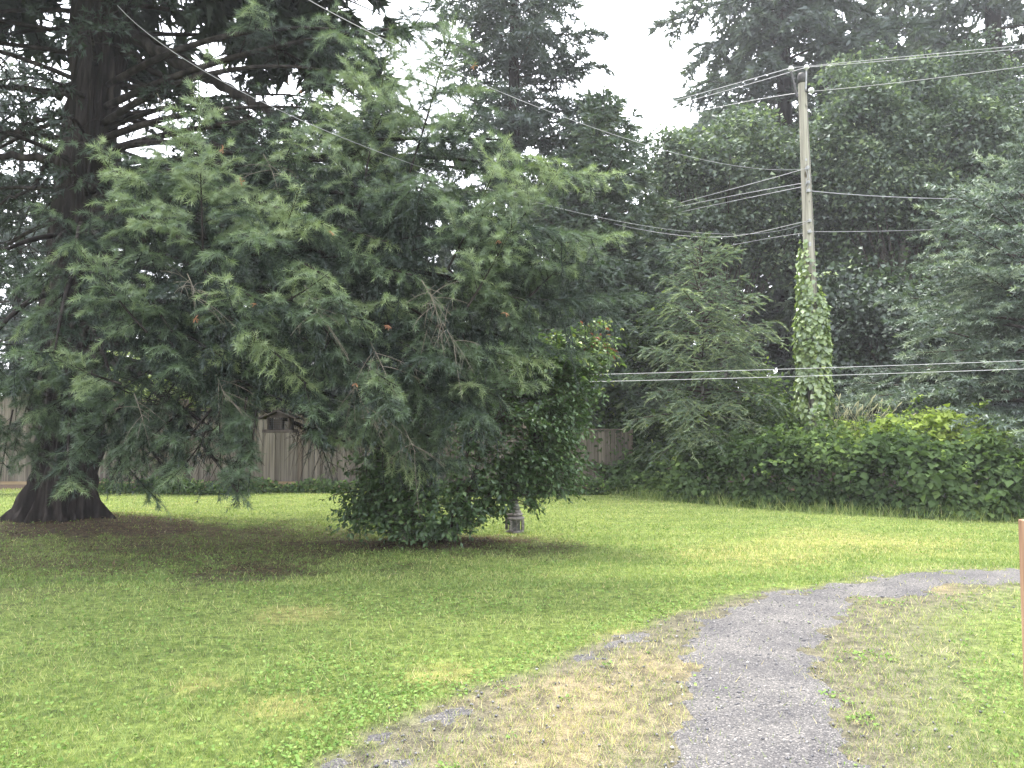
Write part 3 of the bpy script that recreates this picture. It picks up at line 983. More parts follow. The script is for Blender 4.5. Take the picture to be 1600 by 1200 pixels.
woods = [sticks(limbs, 0.062, 12, 0.18, 6), sticks(l1, 0.010, 3, 0.3, 3), sticks(tb, 0.014, 4, 0.3, 4), sticks(h1, 0.0045, 2, 0.4, 3), sticks(l2, 0.004, 1, 0.4, 3), sticks(t1, 0.005, 2, 0.4, 3)]
# the bare limbs seen against the sky
bare_limbs = [([(150, 20, 12.3), (225, 68, 12.0), (300, 108, 11.6), (375, 150, 11.2), (432, 178, 10.8), (452, 196, 10.6)], 0.11), ([(432, 176, 10.8), (455, 168, 10.8), (470, 164, 10.7)], 0.03),
              ([(150, 60, 12.3), (215, 88, 12.2), (260, 125, 12.2), (300, 150, 12.1)], 0.07), ([(110, 252, 12.3), (60, 247, 12.2), (0, 244, 12.0), (-60, 236, 11.8)], 0.08),
              ([(110, 150, 12.3), (60, 142, 12.4), (0, 135, 12.5), (-60, 120, 12.5)], 0.07), ([(110, 170, 12.3), (55, 190, 12.1), (10, 212, 12.0), (-50, 240, 11.8)], 0.05),
              ([(75, 250, 12.2), (60, 285, 12.0), (35, 300, 11.9), (0, 320, 11.9)], 0.04), ([(170, 140, 12.3), (215, 135, 12.6), (300, 128, 13.2)], 0.04),
              ([(150, 330, 12.3), (240, 345, 11.6), (300, 352, 11.0)], 0.06), ([(400, 40, 13.4), (450, 62, 13.2), (520, 68, 13.0), (580, 52, 12.8)], 0.03), ([(420, 60, 13.3), (470, 40, 13.0), (540, 12, 12.8)], 0.03)]
for pts_, r0 in bare_limbs:
    P_ = A([pt(*q) for q in pts_])
    tt = np.linspace(0, len(P_) - 1, 5 * len(P_))
    P_ = np.stack([np.interp(tt, np.arange(len(P_)), P_[:, c]) for c in range(3)], -1)
    P_[1:-1] += 0.02 * r.standard_normal(P_[1:-1].shape)
    woods.append(tube(P_, r0 * np.linspace(1, 0.45, len(P_)), 7))
Vw, Fw = join(woods)
TRIS[0] += 2 * len(Fw)
obj('limbs', mesh('limbs', Vw - F0, Fw, None, True), M['bark'], fir)
# upper crown: thinner, darker boughs high above and to the left
n = 125
zz = 4.6 + 12.5 * (np.arange(n) + r.random(n)) / n
az = np.arange(n) * 2.39996 + 0.4 * r.standard_normal(n)
L = (5.6 - 0.22 * (zz - 4.6)) * (0.65 + 0.45 * r.random(n))
front = (np.sin(az) < -0.3) & (np.cos(az) > -0.35) & (zz < 8.0)
L = np.where(front, L * 0.5, L)
D = np.stack([np.cos(az), np.sin(az), 0.12 + 0.1 * r.standard_normal(n)], -1)
B = np.zeros((n, 3)); B[:, 2] = -0.28 * L
u1 = br(np.stack([FIR[0] + 0.052 * zz, np.full(n, FIR[1]), zz + FZ], -1), D, L, B)
u2 = kids(u1, r, 2.4, 0.3, 52, 0.3, 0.4, 1.6, (0, 0, -0.1), 0.15, 0.4)
u3 = kids(u2, r, 6.5, 0.1, 55, 0.4, 0.2, 0.7, (0, 0, -0.5), 0.2, 0.5)
u4 = kids(u3, r, 8.0, 0.1, 46, 0.4, 0.1, 0.26, (0, 0, -0.2), 0.2, 0.7)
lowU = u3['P'][:, 2] < 9.6
u3l = {k: v[lowU] for k, v in u3.items() if k != 'par'}
u4 = kids(u3l, r, 13.0, 0.1, 46, 0.4, 0.1, 0.26, (0, 0, -0.2), 0.2, 0.7)
sU = prune(cat(u4, axis_shoots(u3l, r, 0.2), axis_shoots(u2, r, 0.25, 0.5)), cuts[-3:] + [(225, 330, 50, 125, 0.75), (300, 480, 75, 185, 0.85), (420, 560, 60, 150, 0.5)])
V, F, T = needles(sU, r, 6, 0.10, 0.040, 46, tone_of(sU, 0.4, r, 0.15, 8))
TRIS[0] += len(F)
print('upper', len(F))
obj('upper_crown', mesh('upper_crown', V - F0.astype(np.float32), F, T), M['oldfir'], fir)
Vw, Fw = join([sticks(u1, 0.045, 6, 0.2, 5), sticks(u2, 0.010, 2, 0.3, 3), sticks(u3, 0.005, 1, 0.4, 3)])
obj('upper_limbs', mesh('upper_limbs', Vw - F0, Fw, None, True), M['bark'], fir)
hiU = u3['P'][:, 2] > 8.2  # oversized sprays above the view, added to shade the lawn
sH = {k: v[hiU] for k, v in u3.items()}
V, F, T = needles(axis_shoots(sH, r, 0.35), r, 16, 0.30, 0.13, 50, 0.4 + 0.2 * r.random(len(axis_shoots(sH, np.random.default_rng(1), 0.35)['L'])))
TRIS[0] += len(F)
print('high crown', len(F))
obj('high_shade_crown', mesh('high_shade_crown', V - F0.astype(np.float32), F, T), M['oldfir'], fir)
# pale bare twigs among the boughs
dtm = noise_mat('dead_twig_wood', [(0.3, (0.10, 0.085, 0.065)), (0.7, (0.20, 0.175, 0.14))], (1, 1, 1), 20, 2, 0.9, 0)
for q, k in (((672, 462, 8.1), 14), ((300, 452, 7.9), 12), ((486, 470, 7.9), 8), ((590, 560, 8.1), 8), ((700, 520, 8.3), 10), ((345, 610, 8.4), 8), ((560, 620, 8.3), 9), ((215, 640, 8.8), 7), ((640, 690, 8.7), 8), ((250, 160, 11.0), 9), ((420, 260, 9.0), 7)):
    p0 = pt(*q)
    dd = r.standard_normal((k, 3)) * A([0.8, 0.5, 0.5]) + A([0.3, -0.2, -0.55])
    LL = 0.15 + 0.4 * r.random(k)
    b_ = br(np.repeat(p0[None], k, 0) + 0.05 * r.standard_normal((k, 3)), dd, LL, LL[:, None] * A([[0.1, 0, -0.3]]))
    c_ = kids(b_, r, 7, 0.3, 45, 0.4, 0.05, 0.18, (0, 0, -0.2), 0.2, 1.2)
    stem_ = br(p0[None] + A([[-0.10, 0.12, 0.18]]), A([[0.4, -0.3, -0.6]]), A([0.32]), A([[0, 0, -0.05]]))
    b_['P'] = at_t(stem_, 0.2 + 0.8 * r.random(k), np.zeros(k, int))[0]
    c_ = kids(b_, r, 7, 0.3, 45, 0.4, 0.05, 0.18, (0, 0, -0.2), 0.2, 1.2)
    V, F = join([sticks(stem_, 0.006, 4, 0.5, 4), sticks(b_, 0.0034, 4, 0.4, 4), sticks(c_, 0.0020, 2, 0.5, 3)])
    o = obj('dead_twig', mesh('dead_twig', V - F0, F, None, True), dtm, fir)
    o['label'] = 'bare pale dead twig'
# orange dead tips
for q in [(556, 599, 7.85), (398, 474, 7.75), (606, 508, 8.05), (348, 232, 8.1), (376, 284, 8.2), (517, 362, 8.0), (778, 375, 8.2), (790, 488, 8.3), (305, 497, 7.9), (740, 102, 8.9), (470, 140, 9.4), (453, 128, 9.5)]:
    p0 = pt(*q)
    k = r.integers(3, 6)
    s = br(np.repeat(p0[None], k, 0), r.standard_normal((k, 3)) * 0.6 + A([0, 0, -0.7]), np.full(k, 0.04), np.zeros((k, 3)))
    V, F, T = needles(s, r, 14, 0.020, 0.005, 40, np.full(k, 1.0))
    o = obj('dead_tip', mesh('dead_tip', V - F0.astype(np.float32), F, T), M['fir'], fir)
    o['label'] = 'withered orange shoot'

# ------------------------------------------------------------------ trees behind
def gb(px, d, z=0.0):
    q = pt(px, 665, d)
    return (q[0], d, Hs(q[0], d) if d < 40 else 0.0)


conifer('fir_tree', 'tall dark fir behind the fence, its trunk showing between the boughs in the middle', 'tree', gb(803, 24.5), 22.5, 4.1, M['darkfir'], 31, 0.03, 170, 0.68, -14, 40, -0.16, l2=0.36, shoot=(0.16, 0.42), nn=6, nlen=0.21, nwid=0.075, nang=46, hang=-0.30, tr=0.015, tone0=0.34, ntar=16000)
conifer('cedar_tree', 'rounded green cedar just right of the tall middle fir, against the sky gap', 'tree', gb(940, 21.8), 10.5, 3.1, M['cedar'], 32, 0.14, 150, 0.5, 5, 50, -0.25, l2=0.36, shoot=(0.14, 0.36), nn=6, nlen=0.18, nwid=0.070, nang=42, hang=-0.42, tr=0.018, tone0=0.42, flat=0.4, ntar=16000)
conifer('hemlock_tree', 'small feathery hemlock with nodding tip left of the utility pole', 'tree', gb(1098, 18.3), 5.8, 2.45, M['hemlock'], 33, 0.17, 115, 0.5, 0, 40, -0.20, l2=0.36, shoot=(0.12, 0.30), nn=11, nlen=0.070, nwid=0.022, nang=48, hang=-0.5, tr=0.011, tone0=0.58, flat=0.6, trunk_mat='greybark', seg=0.14, ntar=8000, jit=0.08, rl=0.2)
conifer('spruce_tree', 'blue-green spruce with layered upswept boughs at the right edge', 'tree', gb(1635, 16.8), 6.9, 4.4, M['spruce'], 34, 0.10, 120, 0.46, -4, 42, 0.04, l2=0.42, shoot=(0.14, 0.32), nn=9, nlen=0.10, nwid=0.038, nang=52, hang=-0.18, tr=0.014, tone0=0.34, tipb=0.45, seg=0.14, ntar=12500, jit=0.08, rl=0.25)
conifer('fir_tree', 'dark fir standing behind the old fir and the fence', 'tree', gb(345, 25.0), 11.6, 4.8, M['darkfir'], 35, 0.03, 130, 0.65, -14, 40, -0.2, l2=0.36, shoot=(0.18, 0.45), nn=5, nlen=0.26, nwid=0.10, nang=48, hang=-0.30, tr=0.015, tone0=0.3, ntar=13000)
conifer('fir_tree', 'thin dark fir seen left of the old trunk, sky showing through it', 'tree', gb(20, 27.0), 15.0, 4.4, M['darkfir'], 36, 0.03, 90, 0.65, -14, 40, -0.2, l2=0.36, shoot=(0.18, 0.45), nn=5, nlen=0.22, nwid=0.08, nang=48, hang=-0.30, tr=0.015, tone0=0.3, ntar=7000)
conifer('fir_tree', 'dark fir between the old fir and the middle fir, behind the fence', 'tree', gb(585, 26.5), 12.6, 4.6, M['darkfir'], 37, 0.03, 120, 0.6, -14, 40, -0.2, l2=0.36, shoot=(0.18, 0.45), nn=5, nlen=0.26, nwid=0.10, nang=48, hang=-0.30, tr=0.015, tone0=0.32, ntar=13000)
conifer('cedar_tree', 'tall grey-green cedar rising behind the maples, tip left of the pole', 'tree', gb(1235, 34), 36.0, 6.6, M['darkfir'], 38, 0.03, 190, 0.5, -5, 40, -0.3, l2=0.34, shoot=(0.22, 0.5), nn=5, nlen=0.34, nwid=0.14, nang=42, hang=-0.5, tr=0.015, tone0=0.5, flat=0.3, ntar=18000)
conifer('cedar_tree', 'tall thin cedar at the top right corner behind the maples', 'tree', gb(1572, 35), 40.0, 6.0, M['darkfir'], 39, 0.03, 140, 0.5, -5, 40, -0.3, l2=0.34, shoot=(0.22, 0.5), nn=5, nlen=0.34, nwid=0.14, nang=42, hang=-0.5, tr=0.015, tone0=0.5, flat=0.3, ntar=12000)
for k, (px, d, h) in enumerate([(1060, 44, 15), (1330, 42, 25), (1440, 46, 32), (1650, 44, 18), (940, 46, 13), (690, 44, 15), (480, 44, 15), (150, 42, 15)]):
    lab = ['far dark conifer glimpsed between the cedar and the hemlock', 'far dark conifer just right of the utility pole', 'far dark conifer above the spruce, behind the maples', 'far dark conifer behind the spruce at the right edge',
           'far conifer low in the sky gap', 'far conifer left of the middle fir', 'far conifer behind the old fir boughs', 'far conifer behind the old fir trunk'][k]
    conifer('conifer_tree', lab, 'tree', gb(px, d), h, 6.0, M['darkfir'], 50 + k, 0.01, 110, 0.5, -14, 35, -0.2, l2=0.36, shoot=(0.3, 0.7), nn=4, nlen=0.5, nwid=0.22, nang=46, hang=-0.3, tr=0.015, group='far trees behind the garden', tone0=0.3, wood=False, ntar=5000 if k < 5 else 2600)


def broadleaf(name, label, base, Ht, crown, mat, seed, nclump, nleaf, lsize, tr, group=None, tone0=0.4, stems=1, cl=(0.55, 0.28), trunk_mat='greybark', catg='tree', lobes=0):
    """crown: list of ellipsoids (centre, radii) relative to base; leaves sit in layered clumps at the twig ends."""
    r = np.random.default_rng(seed)
    root = thing(name, label, catg, base, group)
    if lobes:
        crown_in, crown = crown, []
        for c, rd_ in crown_in:
            for _ in range(lobes):
                dd = nrm(r.standard_normal(3))
                k_ = 0.42 + 0.25 * r.random()
                crown.append((A(c) + dd * A(rd_) * 0.62, A(rd_) * k_ * A([1, 1, 0.75])))
    vol = A([np.prod(c[1]) for c in crown]) ** 0.6
    which = r.choice(len(crown), nclump, p=vol / vol.sum())
    cc = A([c[0] for c in crown], float)[which]
    rr = A([c[1] for c in crown], float)[which]
    d = nrm(r.standard_normal((nclump, 3)))
    rad = (0.35 + 0.65 * r.random(nclump) ** 0.45) * (0.72 + 0.62 * fbm(d * 1.9 + A([seed, 0, 0]), seed))
    C = cc + d * rr * rad[:, None]
    C[:, 2] = np.maximum(C[:, 2], 0.25)
    n = nclump * nleaf
    ci = np.repeat(np.arange(nclump), nleaf)
    q = r.standard_normal((n, 3)) * A([cl[0], cl[0], cl[1]])
    P = C[ci] + q
    P[:, 2] -= 0.35 * (q[:, 0] ** 2 + q[:, 1] ** 2) / cl[0]
    outw = nrm(d[ci] * A([1, 1, 0.6]))
    Nn = UP * 0.9 + 0.35 * outw + 0.75 * r.standard_normal((n, 3))
    dv = outw + A([0, 0, -0.7]) + 0.7 * r.standard_normal((n, 3))
    if lobes:      # far leaves: one bent-free blade each
        Nu = nrm(Nn)
        T_ = nrm(dv - (dv * Nu).sum(1, keepdims=True) * Nu)
        S_ = np.cross(Nu, T_)
        sz = (lsize * (0.6 + 0.8 * r.random(n)))[:, None]
        V = np.stack([P - S_ * sz * 0.42, P + S_ * sz * 0.42, P + T_ * sz], 1).reshape(-1, 3)
        F = np.arange(3 * n).reshape(-1, 3)
    else:
        V, F = leaf_quads(P, Nn, lsize * (0.6 + 0.8 * r.random(n)), 0.85, r, 0.12, dv, 0.15)
    tone = tone0 + (0.5 if lobes else 0.3) * (r.random(nclump)[ci] - 0.5) + 0.16 * r.standard_normal(n) + 0.16 * np.clip(q[:, 2] / cl[1], -1, 1.5)  # last term paints top light: leaves lighten towards the top of each clump
    TRIS[0] += len(F)
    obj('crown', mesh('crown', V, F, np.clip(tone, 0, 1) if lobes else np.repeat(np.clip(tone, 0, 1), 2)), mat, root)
    zt = np.linspace(-0.2, Ht * 0.75, 20)
    top = A([np.mean([c[0][0] for c in crown]), np.mean([c[0][1] for c in crown])])
    tp = []
    for sidx in range(stems):
        off = 0.0 if stems == 1 else 1.0
        a = r.random() * 6.28
        w_ = np.clip(zt / (Ht * 0.75), 0, 1)
        path = np.stack([top[0] * w_ + off * np.cos(a) * w_ * 1.4 + 0.05 * np.sin(zt * 1.3 + a), top[1] * w_ + off * np.sin(a) * w_ * 1.4, zt], -1)
        tp.append(tube(path, tr * (1 - 0.8 * w_) * (1 + 0.5 * np.exp(-np.clip(zt, 0, 9) / 0.3)), 9))
    Vt, Ft = join(tp)
    obj('trunk', mesh('trunk', Vt, Ft, None, True), M[trunk_mat], root)
    # limbs from the stem to every clump
    zs = np.clip(C[:, 2] * (0.25 + 0.45 * r.random(nclump)), 0.3 * Ht, Ht * 0.72)
    S = np.stack([top[0] * zs / (Ht * 0.75), top[1] * zs / (Ht * 0.75), zs], -1)
    DL = C - S
    arch = np.zeros_like(DL); arch[:, 2] = 0.3 * np.linalg.norm(DL[:, :2], axis=1)
    b = br(S, DL + arch, np.linalg.norm(DL + arch, axis=1), -arch)
    b = {k: v[::5] for k, v in b.items()}
    Vl, Fl = sticks(b, tr * 0.16 + 0.004, 5, 0.2, 4)
    obj('limbs', mesh('limbs', Vl, Fl, None, True), M['twig'], root)
    TRIS[0] += 2 * len(Fl)
    return root


def ell(px, py, d, rx, rz, base, ry=None):
    q = pt(px, py, d)
    return ((q[0] - base[0], q[1] - base[1], q[2] - base[2]), (rx * d / FPX, ry or rx * d / FPX, rz * d / FPX))


b0 = gb(1135, 27.5)
broadleaf('maple_tree', 'broad maple left of the pole, its crown edging the sky gap', b0, 11, [ell(1120, 290, 27.5, 110, 95, b0), ell(1040, 260, 27, 55, 65, b0), ell(1200, 320, 27, 80, 110, b0), ell(1150, 220, 28, 75, 60, b0), ell(1090, 380, 27, 90, 60, b0)], M['maple'], 61, 190, 250, 0.13, 0.22, tone0=0.42, lobes=6, cl=(0.50, 0.15))
b0 = gb(1400, 26.5)
broadleaf('maple_tree', 'large maple right of the pole with layered leafy boughs', b0, 13, [ell(1390, 250, 26.5, 130, 110, b0), ell(1310, 200, 26, 70, 90, b0), ell(1480, 200, 27, 110, 110, b0), ell(1370, 130, 27.5, 90, 60, b0), ell(1420, 330, 25.5, 120, 70, b0), ell(1520, 300, 26, 90, 80, b0)], M['maple'], 62, 300, 250, 0.13, 0.26, tone0=0.42, lobes=6, cl=(0.50, 0.15))
b0 = gb(1620, 29)
broadleaf('maple_tree', 'maple half cut off by the right edge, above the spruce', b0, 14, [ell(1600, 180, 29, 110, 110, b0), ell(1540, 110, 29, 70, 70, b0), ell(1660, 260, 29, 120, 110, b0)], M['maple'], 63, 140, 250, 0.13, 0.25, tone0=0.36, lobes=6, cl=(0.50, 0.15))
b0 = gb(1000, 20.3)
broadleaf('leafy_bush', 'dark leafy bush under the cedar, left of the hemlock', b0, 3.2, [ell(1000, 600, 20.3, 55, 90, b0), ell(1030, 520, 20.3, 40, 60, b0), ell(985, 680, 20, 60, 60, b0)], M['hedge'], 64, 150, 50, 0.11, 0.05, tone0=0.32, cl=(0.28, 0.2), catg='bush')
b0 = gb(1190, 18.6)
broadleaf('leafy_bush', 'leafy bush in shade behind the hemlock and the pole', b0, 2.6, [ell(1190, 640, 18.6, 90, 50, b0), ell(1110, 660, 18.6, 70, 50, b0)], M['hedge'], 66, 120, 50, 0.11, 0.05, tone0=0.45, cl=(0.28, 0.2), catg='bush')
b0 = gb(1370, 22.5)
broadleaf('leafy_bush', 'tall thicket painted dark as deep shade between the pole and the spruce', b0, 5.5, [ell(1370, 540, 22.5, 95, 110, b0), ell(1310, 600, 22, 60, 70, b0), ell(1450, 520, 23, 90, 110, b0), ell(1340, 450, 23, 70, 70, b0)], M['maple'], 67, 260, 60, 0.14, 0.06, tone0=0.15, cl=(0.34, 0.24), catg='bush', trunk_mat='bark')  # low leaf tone paints the deep shade into the colour
b0 = gb(250, 22.0)
broadleaf('leafy_bush', 'yellow-green bush painted as sunlit, showing over the fence behind the fir', b0, 3.2, [ell(210, 590, 22, 80, 45, b0), ell(310, 590, 22, 80, 40, b0)], M['bright'], 65, 150, 50, 0.10, 0.05, tone0=0.5, cl=(0.28, 0.2), catg='bush')
print('tris so far', TRIS[0])

# ------------------------------------------------------------------ hedge of brambles
r = np.random.default_rng(80)
line = A([(0.7, 20.9), (1.5, 20.0), (2.2, 19.4), (3.4, 17.2), (4.9, 15.35), (6.1, 14.3), (8.4, 13.5), (11.5, 13.0), (15, 12.8)])
seg = np.concatenate([[0], np.cumsum(np.linalg.norm(np.diff(line, axis=0), axis=1))])


def hedge_pts(n, r, u0=0.0, u1=1.0):
    s = r.random(n) * seg[-1]
    q = np.stack([np.interp(s, seg, line[:, 0]), np.interp(s, seg, line[:, 1])], -1)
    q2 = np.stack([np.interp(s + 0.05, seg, line[:, 0]), np.interp(s + 0.05, seg, line[:, 1])], -1)
    t = nrm(q2 - q + 1e-6)
    inw = np.stack([-t[:, 1], t[:, 0]], -1)
    inw = np.where((inw[:, 1:2] < 0), -inw, inw)
    u = u0 + (u1 - u0) * r.random(n)
    hh = np.interp(s, [0, 3.2, 5.7, 8.2, 10.2, 13.2, seg[-1]], [1.0, 1.05, 1.12, 1.22, 1.30, 1.32, 1.32])
    lump = 1.0 * (fbm(np.stack([s * 0.7, u * 4, 0 * s], -1), 12) - 0.5) + 0.9 * (fbm(np.stack([s * 2.0, u * 8, 0 * s], -1), 15) - 0.5)
    # front face for u < 0.4, top beyond
    back = np.where(u < 0.4, 0.75 * (u / 0.4) ** 1.7, 0.75 + (u - 0.4) / 0.6 * 3.6)
    z = np.where(u < 0.4, hh * np.sin(u / 0.4 * 1.5708 * 0.95) ** 1, hh * (1 + 0.14 * sstep(0.4, 0.7, u)))
    nor2 = np.where(u < 0.4, 1 - 0.8 * u / 0.4, 0.15)
    Nn = nrm(np.stack([-inw[:, 0] * nor2, -inw[:, 1] * nor2, np.where(u < 0.4, 0.35 + 0.6 * u / 0.4, 1.0)], -1))
    P = np.stack([q[:, 0] + inw[:, 0] * back, q[:, 1] + inw[:, 1] * back, z], -1) + Nn * (lump * (0.45 + 0.55 * sstep(0, 0.15, u)))[:, None]
    P = P - Nn * (r.random(n) ** 2 * 0.6 - 0.10 * (r.random(n) < 0.12))[:, None]
    P[:, 2] = np.maximum(P[:, 2], 0.03)
    return P, Nn, s, u


P, Nn, s, u = hedge_pts(58000, r)
qf = hedge_pts(9000, r, 0.0, 0.14)
P, Nn, s, u = [np.concatenate(z) for z in zip((P, Nn, s, u), qf)]
n = len(P)
Nl = Nn * 0.6 + UP * 0.6 + 0.65 * r.standard_normal((n, 3))
lsz = 0.6 + 1.1 * fbm(P * 1.1 + A([9.0, 0, 0]), 47)
dv = A([0, 0, -1.0]) + Nn * 0.5 + 0.8 * r.standard_normal((n, 3))
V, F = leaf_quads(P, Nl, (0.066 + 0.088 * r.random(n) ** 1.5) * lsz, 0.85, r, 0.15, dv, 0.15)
big = fbm(P * 0.9, 44) - 0.5
tone = 0.43 + 0.80 * big + 0.15 * r.standard_normal(n) + 0.42 * sstep(0.42, 0.6, u) * sstep(6.5, 8.5, s) + 0.12 * sstep(0.3, 0.5, u)  # yellow-green top growth, with sky light painted into its lighter tone
# arching canes that stick out of the mass, leaves along them
nc = 260
cp, cn, cs_, cu = hedge_pts(nc, r, 0.1, 0.9)
cb = br(cp, cn * 0.5 + UP * 0.9 + 0.5 * r.standard_normal((nc, 3)), 0.4 + 0.6 * r.random(nc), np.zeros((nc, 3)))
cb['B'] = cb['L'][:, None] * (A([[0, 0, -0.55]]) + 0.2 * cn)
ct = np.tile(np.linspace(0.1, 1, 22), nc)
ci = np.repeat(np.arange(nc), 22)
cpos, ctan = at_t(cb, ct, ci)
m_ = len(cpos)
V2, F2 = leaf_quads(cpos + 0.02 * r.standard_normal((m_, 3)), UP + 0.5 * r.standard_normal((m_, 3)), 0.06 + 0.06 * r.random(m_), 0.8, r, 0.15, ctan * 0.4 + A([0, 0, -0.5]) + 0.8 * r.standard_normal((m_, 3)), 0.15)
tone = np.concatenate([tone, 0.55 + 0.15 * r.standard_normal(m_) + 0.25 * sstep(0.4, 0.6, cu[ci]) * sstep(6.5, 8.5, cs_[ci])])  # canes on top get the same painted sky light
V, F = join([(V, F), (V2, F2)])
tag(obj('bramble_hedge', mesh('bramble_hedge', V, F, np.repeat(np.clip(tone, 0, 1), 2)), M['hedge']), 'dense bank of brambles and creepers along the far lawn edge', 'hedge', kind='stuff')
TRIS[0] += len(F)
# grass fringe at the foot of the hedge and on its top
n = 6000
s = r.random(n) * seg[-1]
q = np.stack([np.interp(s, seg, line[:, 0]), np.interp(s, seg, line[:, 1])], -1) + r.standard_normal((n, 2)) * A([0.15, 0.15]) + A([0, -0.05])
hgt = 0.10 + 0.22 * r.random(n) ** 2
b0 = np.stack([q[:, 0], q[:, 1], H(q[:, 0], q[:, 1])], -1)
a = r.random(n) * 6.28
sd = np.stack([np.cos(a), np.sin(a), 0 * a], -1) * 0.006
tip = b0 + np.stack([r.standard_normal(n) * 0.4 * hgt, r.standard_normal(n) * 0.4 * hgt, hgt], -1)
V = np.stack([b0 - sd, b0 + sd, tip], 1).reshape(-1, 3)
tag(obj('hedge_foot_grass', mesh('hedge_foot_grass', V, np.arange(3 * n).reshape(-1, 3), np.clip(0.35 + 0.2 * r.standard_normal(n), 0, 0.8)), M['grass']), 'longer uncut grass along the foot of the bramble hedge', 'grass', kind='stuff')

# seed grass behind the hedge top, right of the pole
q0 = pt(1340, 655, 16.6)
root = thing('seed_grass', 'tuft of pale dry seed-headed grass on the hedge right of the pole', 'grass', (q0[0], q0[1], 0.9))
vs, hs = [], []
for k in range(46):
    b0 = A([r.standard_normal() * 0.38, r.standard_normal() * 0.25, 0.0])
    hgt = 0.85 + 0.4 * r.random()
    ln = A([r.standard_normal() * 0.25 + 0.12, r.standard_normal() * 0.2, 0])
    tt = np.linspace(0, 1, 6)[:, None]
    path = b0 + UP * hgt * tt + ln * tt ** 2
    vs.append(tube(path, 0.004, 3))
    e = path[-1]
    dd = nrm(path[-1] - path[-2] + A([0.03, 0, 0]))
    hs.append(tube(np.stack([e, e + dd * 0.05, e + dd * 0.10, e + dd * 0.15]), A([0.004, 0.014, 0.012, 0.002]), 4))
V, F = join(vs); obj('stems', mesh('stems', V, F, np.full(len(F), 0.2)), M['seed'], root)
V, F = join(hs); obj('seed_heads', mesh('seed_heads', V, F, r.random(len(F))), M['seed'], root)

# ground ivy under the fence
n = 9000
x = -11 + 14.5 * r.random(n)
P = np.stack([x, 18.75 + 0.42 * r.random(n) + 0.10 * np.sin(x * 2), 0.02 + 0.30 * r.random(n) ** 1.6 * (0.4 + 1.1 * fbm(np.stack([x * 1.5, 0 * x], -1), 4))], -1)
V, F = leaf_quads(P, UP + A([0, -0.6, 0]) + 0.5 * r.standard_normal((n, 3)), 0.05 + 0.05 * r.random(n), 0.85, r, 0.12)
tag(obj('ground_ivy', mesh('ground_ivy', V, F, np.repeat(np.clip(0.4 + 0.2 * r.standard_normal(n), 0, 1), 2)), M['hedge']), 'low ivy and weeds along the foot of the board fence', 'ivy', kind='stuff')
TRIS[0] += len(F)

# ------------------------------------------------------------------ glossy shrub
r = np.random.default_rng(90)
SB = A([SHR[0], SHR[1], Hs(*SHR)])
shrub = thing('camellia_shrub', 'large glossy dark-leaved shrub in the middle of the lawn, reaching the fir boughs', 'shrub', SB)
env = [(700, 720, 10.9, 120, 105, 5), (640, 770, 10.8, 95, 70, 3), (560, 790, 10.7, 45, 38, 1.0), (820, 660, 10.9, 110, 95, 5), (880, 590, 10.9, 65, 75, 3), (925, 540, 10.9, 32, 40, 0.8),
       (780, 600, 11.1, 100, 80, 3), (870, 730, 10.7, 62, 46, 1.5), (670, 800, 10.7, 95, 48, 2.2), (800, 760, 10.8, 60, 42, 1.6), (600, 720, 11.0, 60, 50, 1.0)]
nt_ = 1700
wgt = A([e[5] for e in env]); wgt = wgt / wgt.sum()
wi = r.choice(len(env), nt_, p=wgt)
E = A([np.concatenate([pt(e[0], e[1], e[2]), A([e[3] * e[2] / FPX, 0.85 * e[3] * e[2] / FPX, e[4] * e[2] / FPX])]) for e in env])[wi]
d = nrm(r.standard_normal((nt_, 3)))
Tip = E[:, :3] + d * E[:, 3:] * (0.45 + 0.58 * r.random(nt_) ** 0.5)[:, None]
Tip[:, 2] = np.maximum(Tip[:, 2], SB[2] + 0.14)
# stems: nine main ones, every twig leaves the nearest stem point
stems = []
for k in range(9):
    a = k / 9 * 6.283 + 0.3 * r.standard_normal()
    tipm = SB + A([np.cos(a) * (0.5 + 0.7 * r.random()) + 0.25, np.sin(a) * 0.7, 1.5 + 1.1 * r.random()])
    DL = tipm - SB
    stems.append((SB + A([np.cos(a), np.sin(a), 0]) * 0.10, DL))
sb = br([q[0] for q in stems], [q[1] for q in stems], [np.linalg.norm(q[1]) for q in stems], [[0, 0, 0.0] for q in stems])
cand = np.concatenate([at_t(sb, np.full(9, t))[0] for t in np.linspace(0.08, 0.85, 12)])
dist = np.linalg.norm(Tip[:, None] - cand[None], axis=2) + 0.8 * np.maximum(0, cand[None, :, 2] - Tip[:, None, 2])
S = cand[np.argmin(dist, 1)]
DL = Tip - S
arch = np.zeros_like(DL); arch[:, 2] = 0.18 * np.linalg.norm(DL[:, :2], axis=1)
tw = br(S, DL + arch, np.linalg.norm(DL + arch, axis=1), -arch)
side = kids(tw, r, 4.0, 0.45, 45, 0.35, 0.12, 0.40, (0, 0, -0.2), 0.25, 0.8, 0.4)
allb = {k: np.concatenate([tw[k], side[k]]) for k in ('P', 'D', 'L', 'B')}
nl = np.maximum(4, np.round(np.minimum(allb['L'], 0.5) * 20)).astype(int)
idx = np.repeat(np.arange(len(nl)), nl)
k = np.arange(len(idx)) - (np.cumsum(nl) - nl)[idx]
span = np.minimum(0.45, allb['L']) / allb['L']
t = 1 - span[idx] * (1 - (k + r.random(len(idx))) / nl[idx])
pos, tan = at_t(allb, t, idx)
n = len(idx)
outd = nrm(pos - (SB + A([0.1, 0, 1.2])))
rd = r.standard_normal((n, 3))
dirv = tan * 0.6 + rd * 0.8 + A([0, 0, -0.55])
qx, qy = px_of(pos)
kk = ~((qx > 799) & (qx < 822) & (qy > 772) & (qy < 850)) & (qy < 858 - 0.0 * qx)
pos, tan, t, outd, rd, dirv = pos[kk], tan[kk], t[kk], outd[kk], rd[kk], dirv[kk]
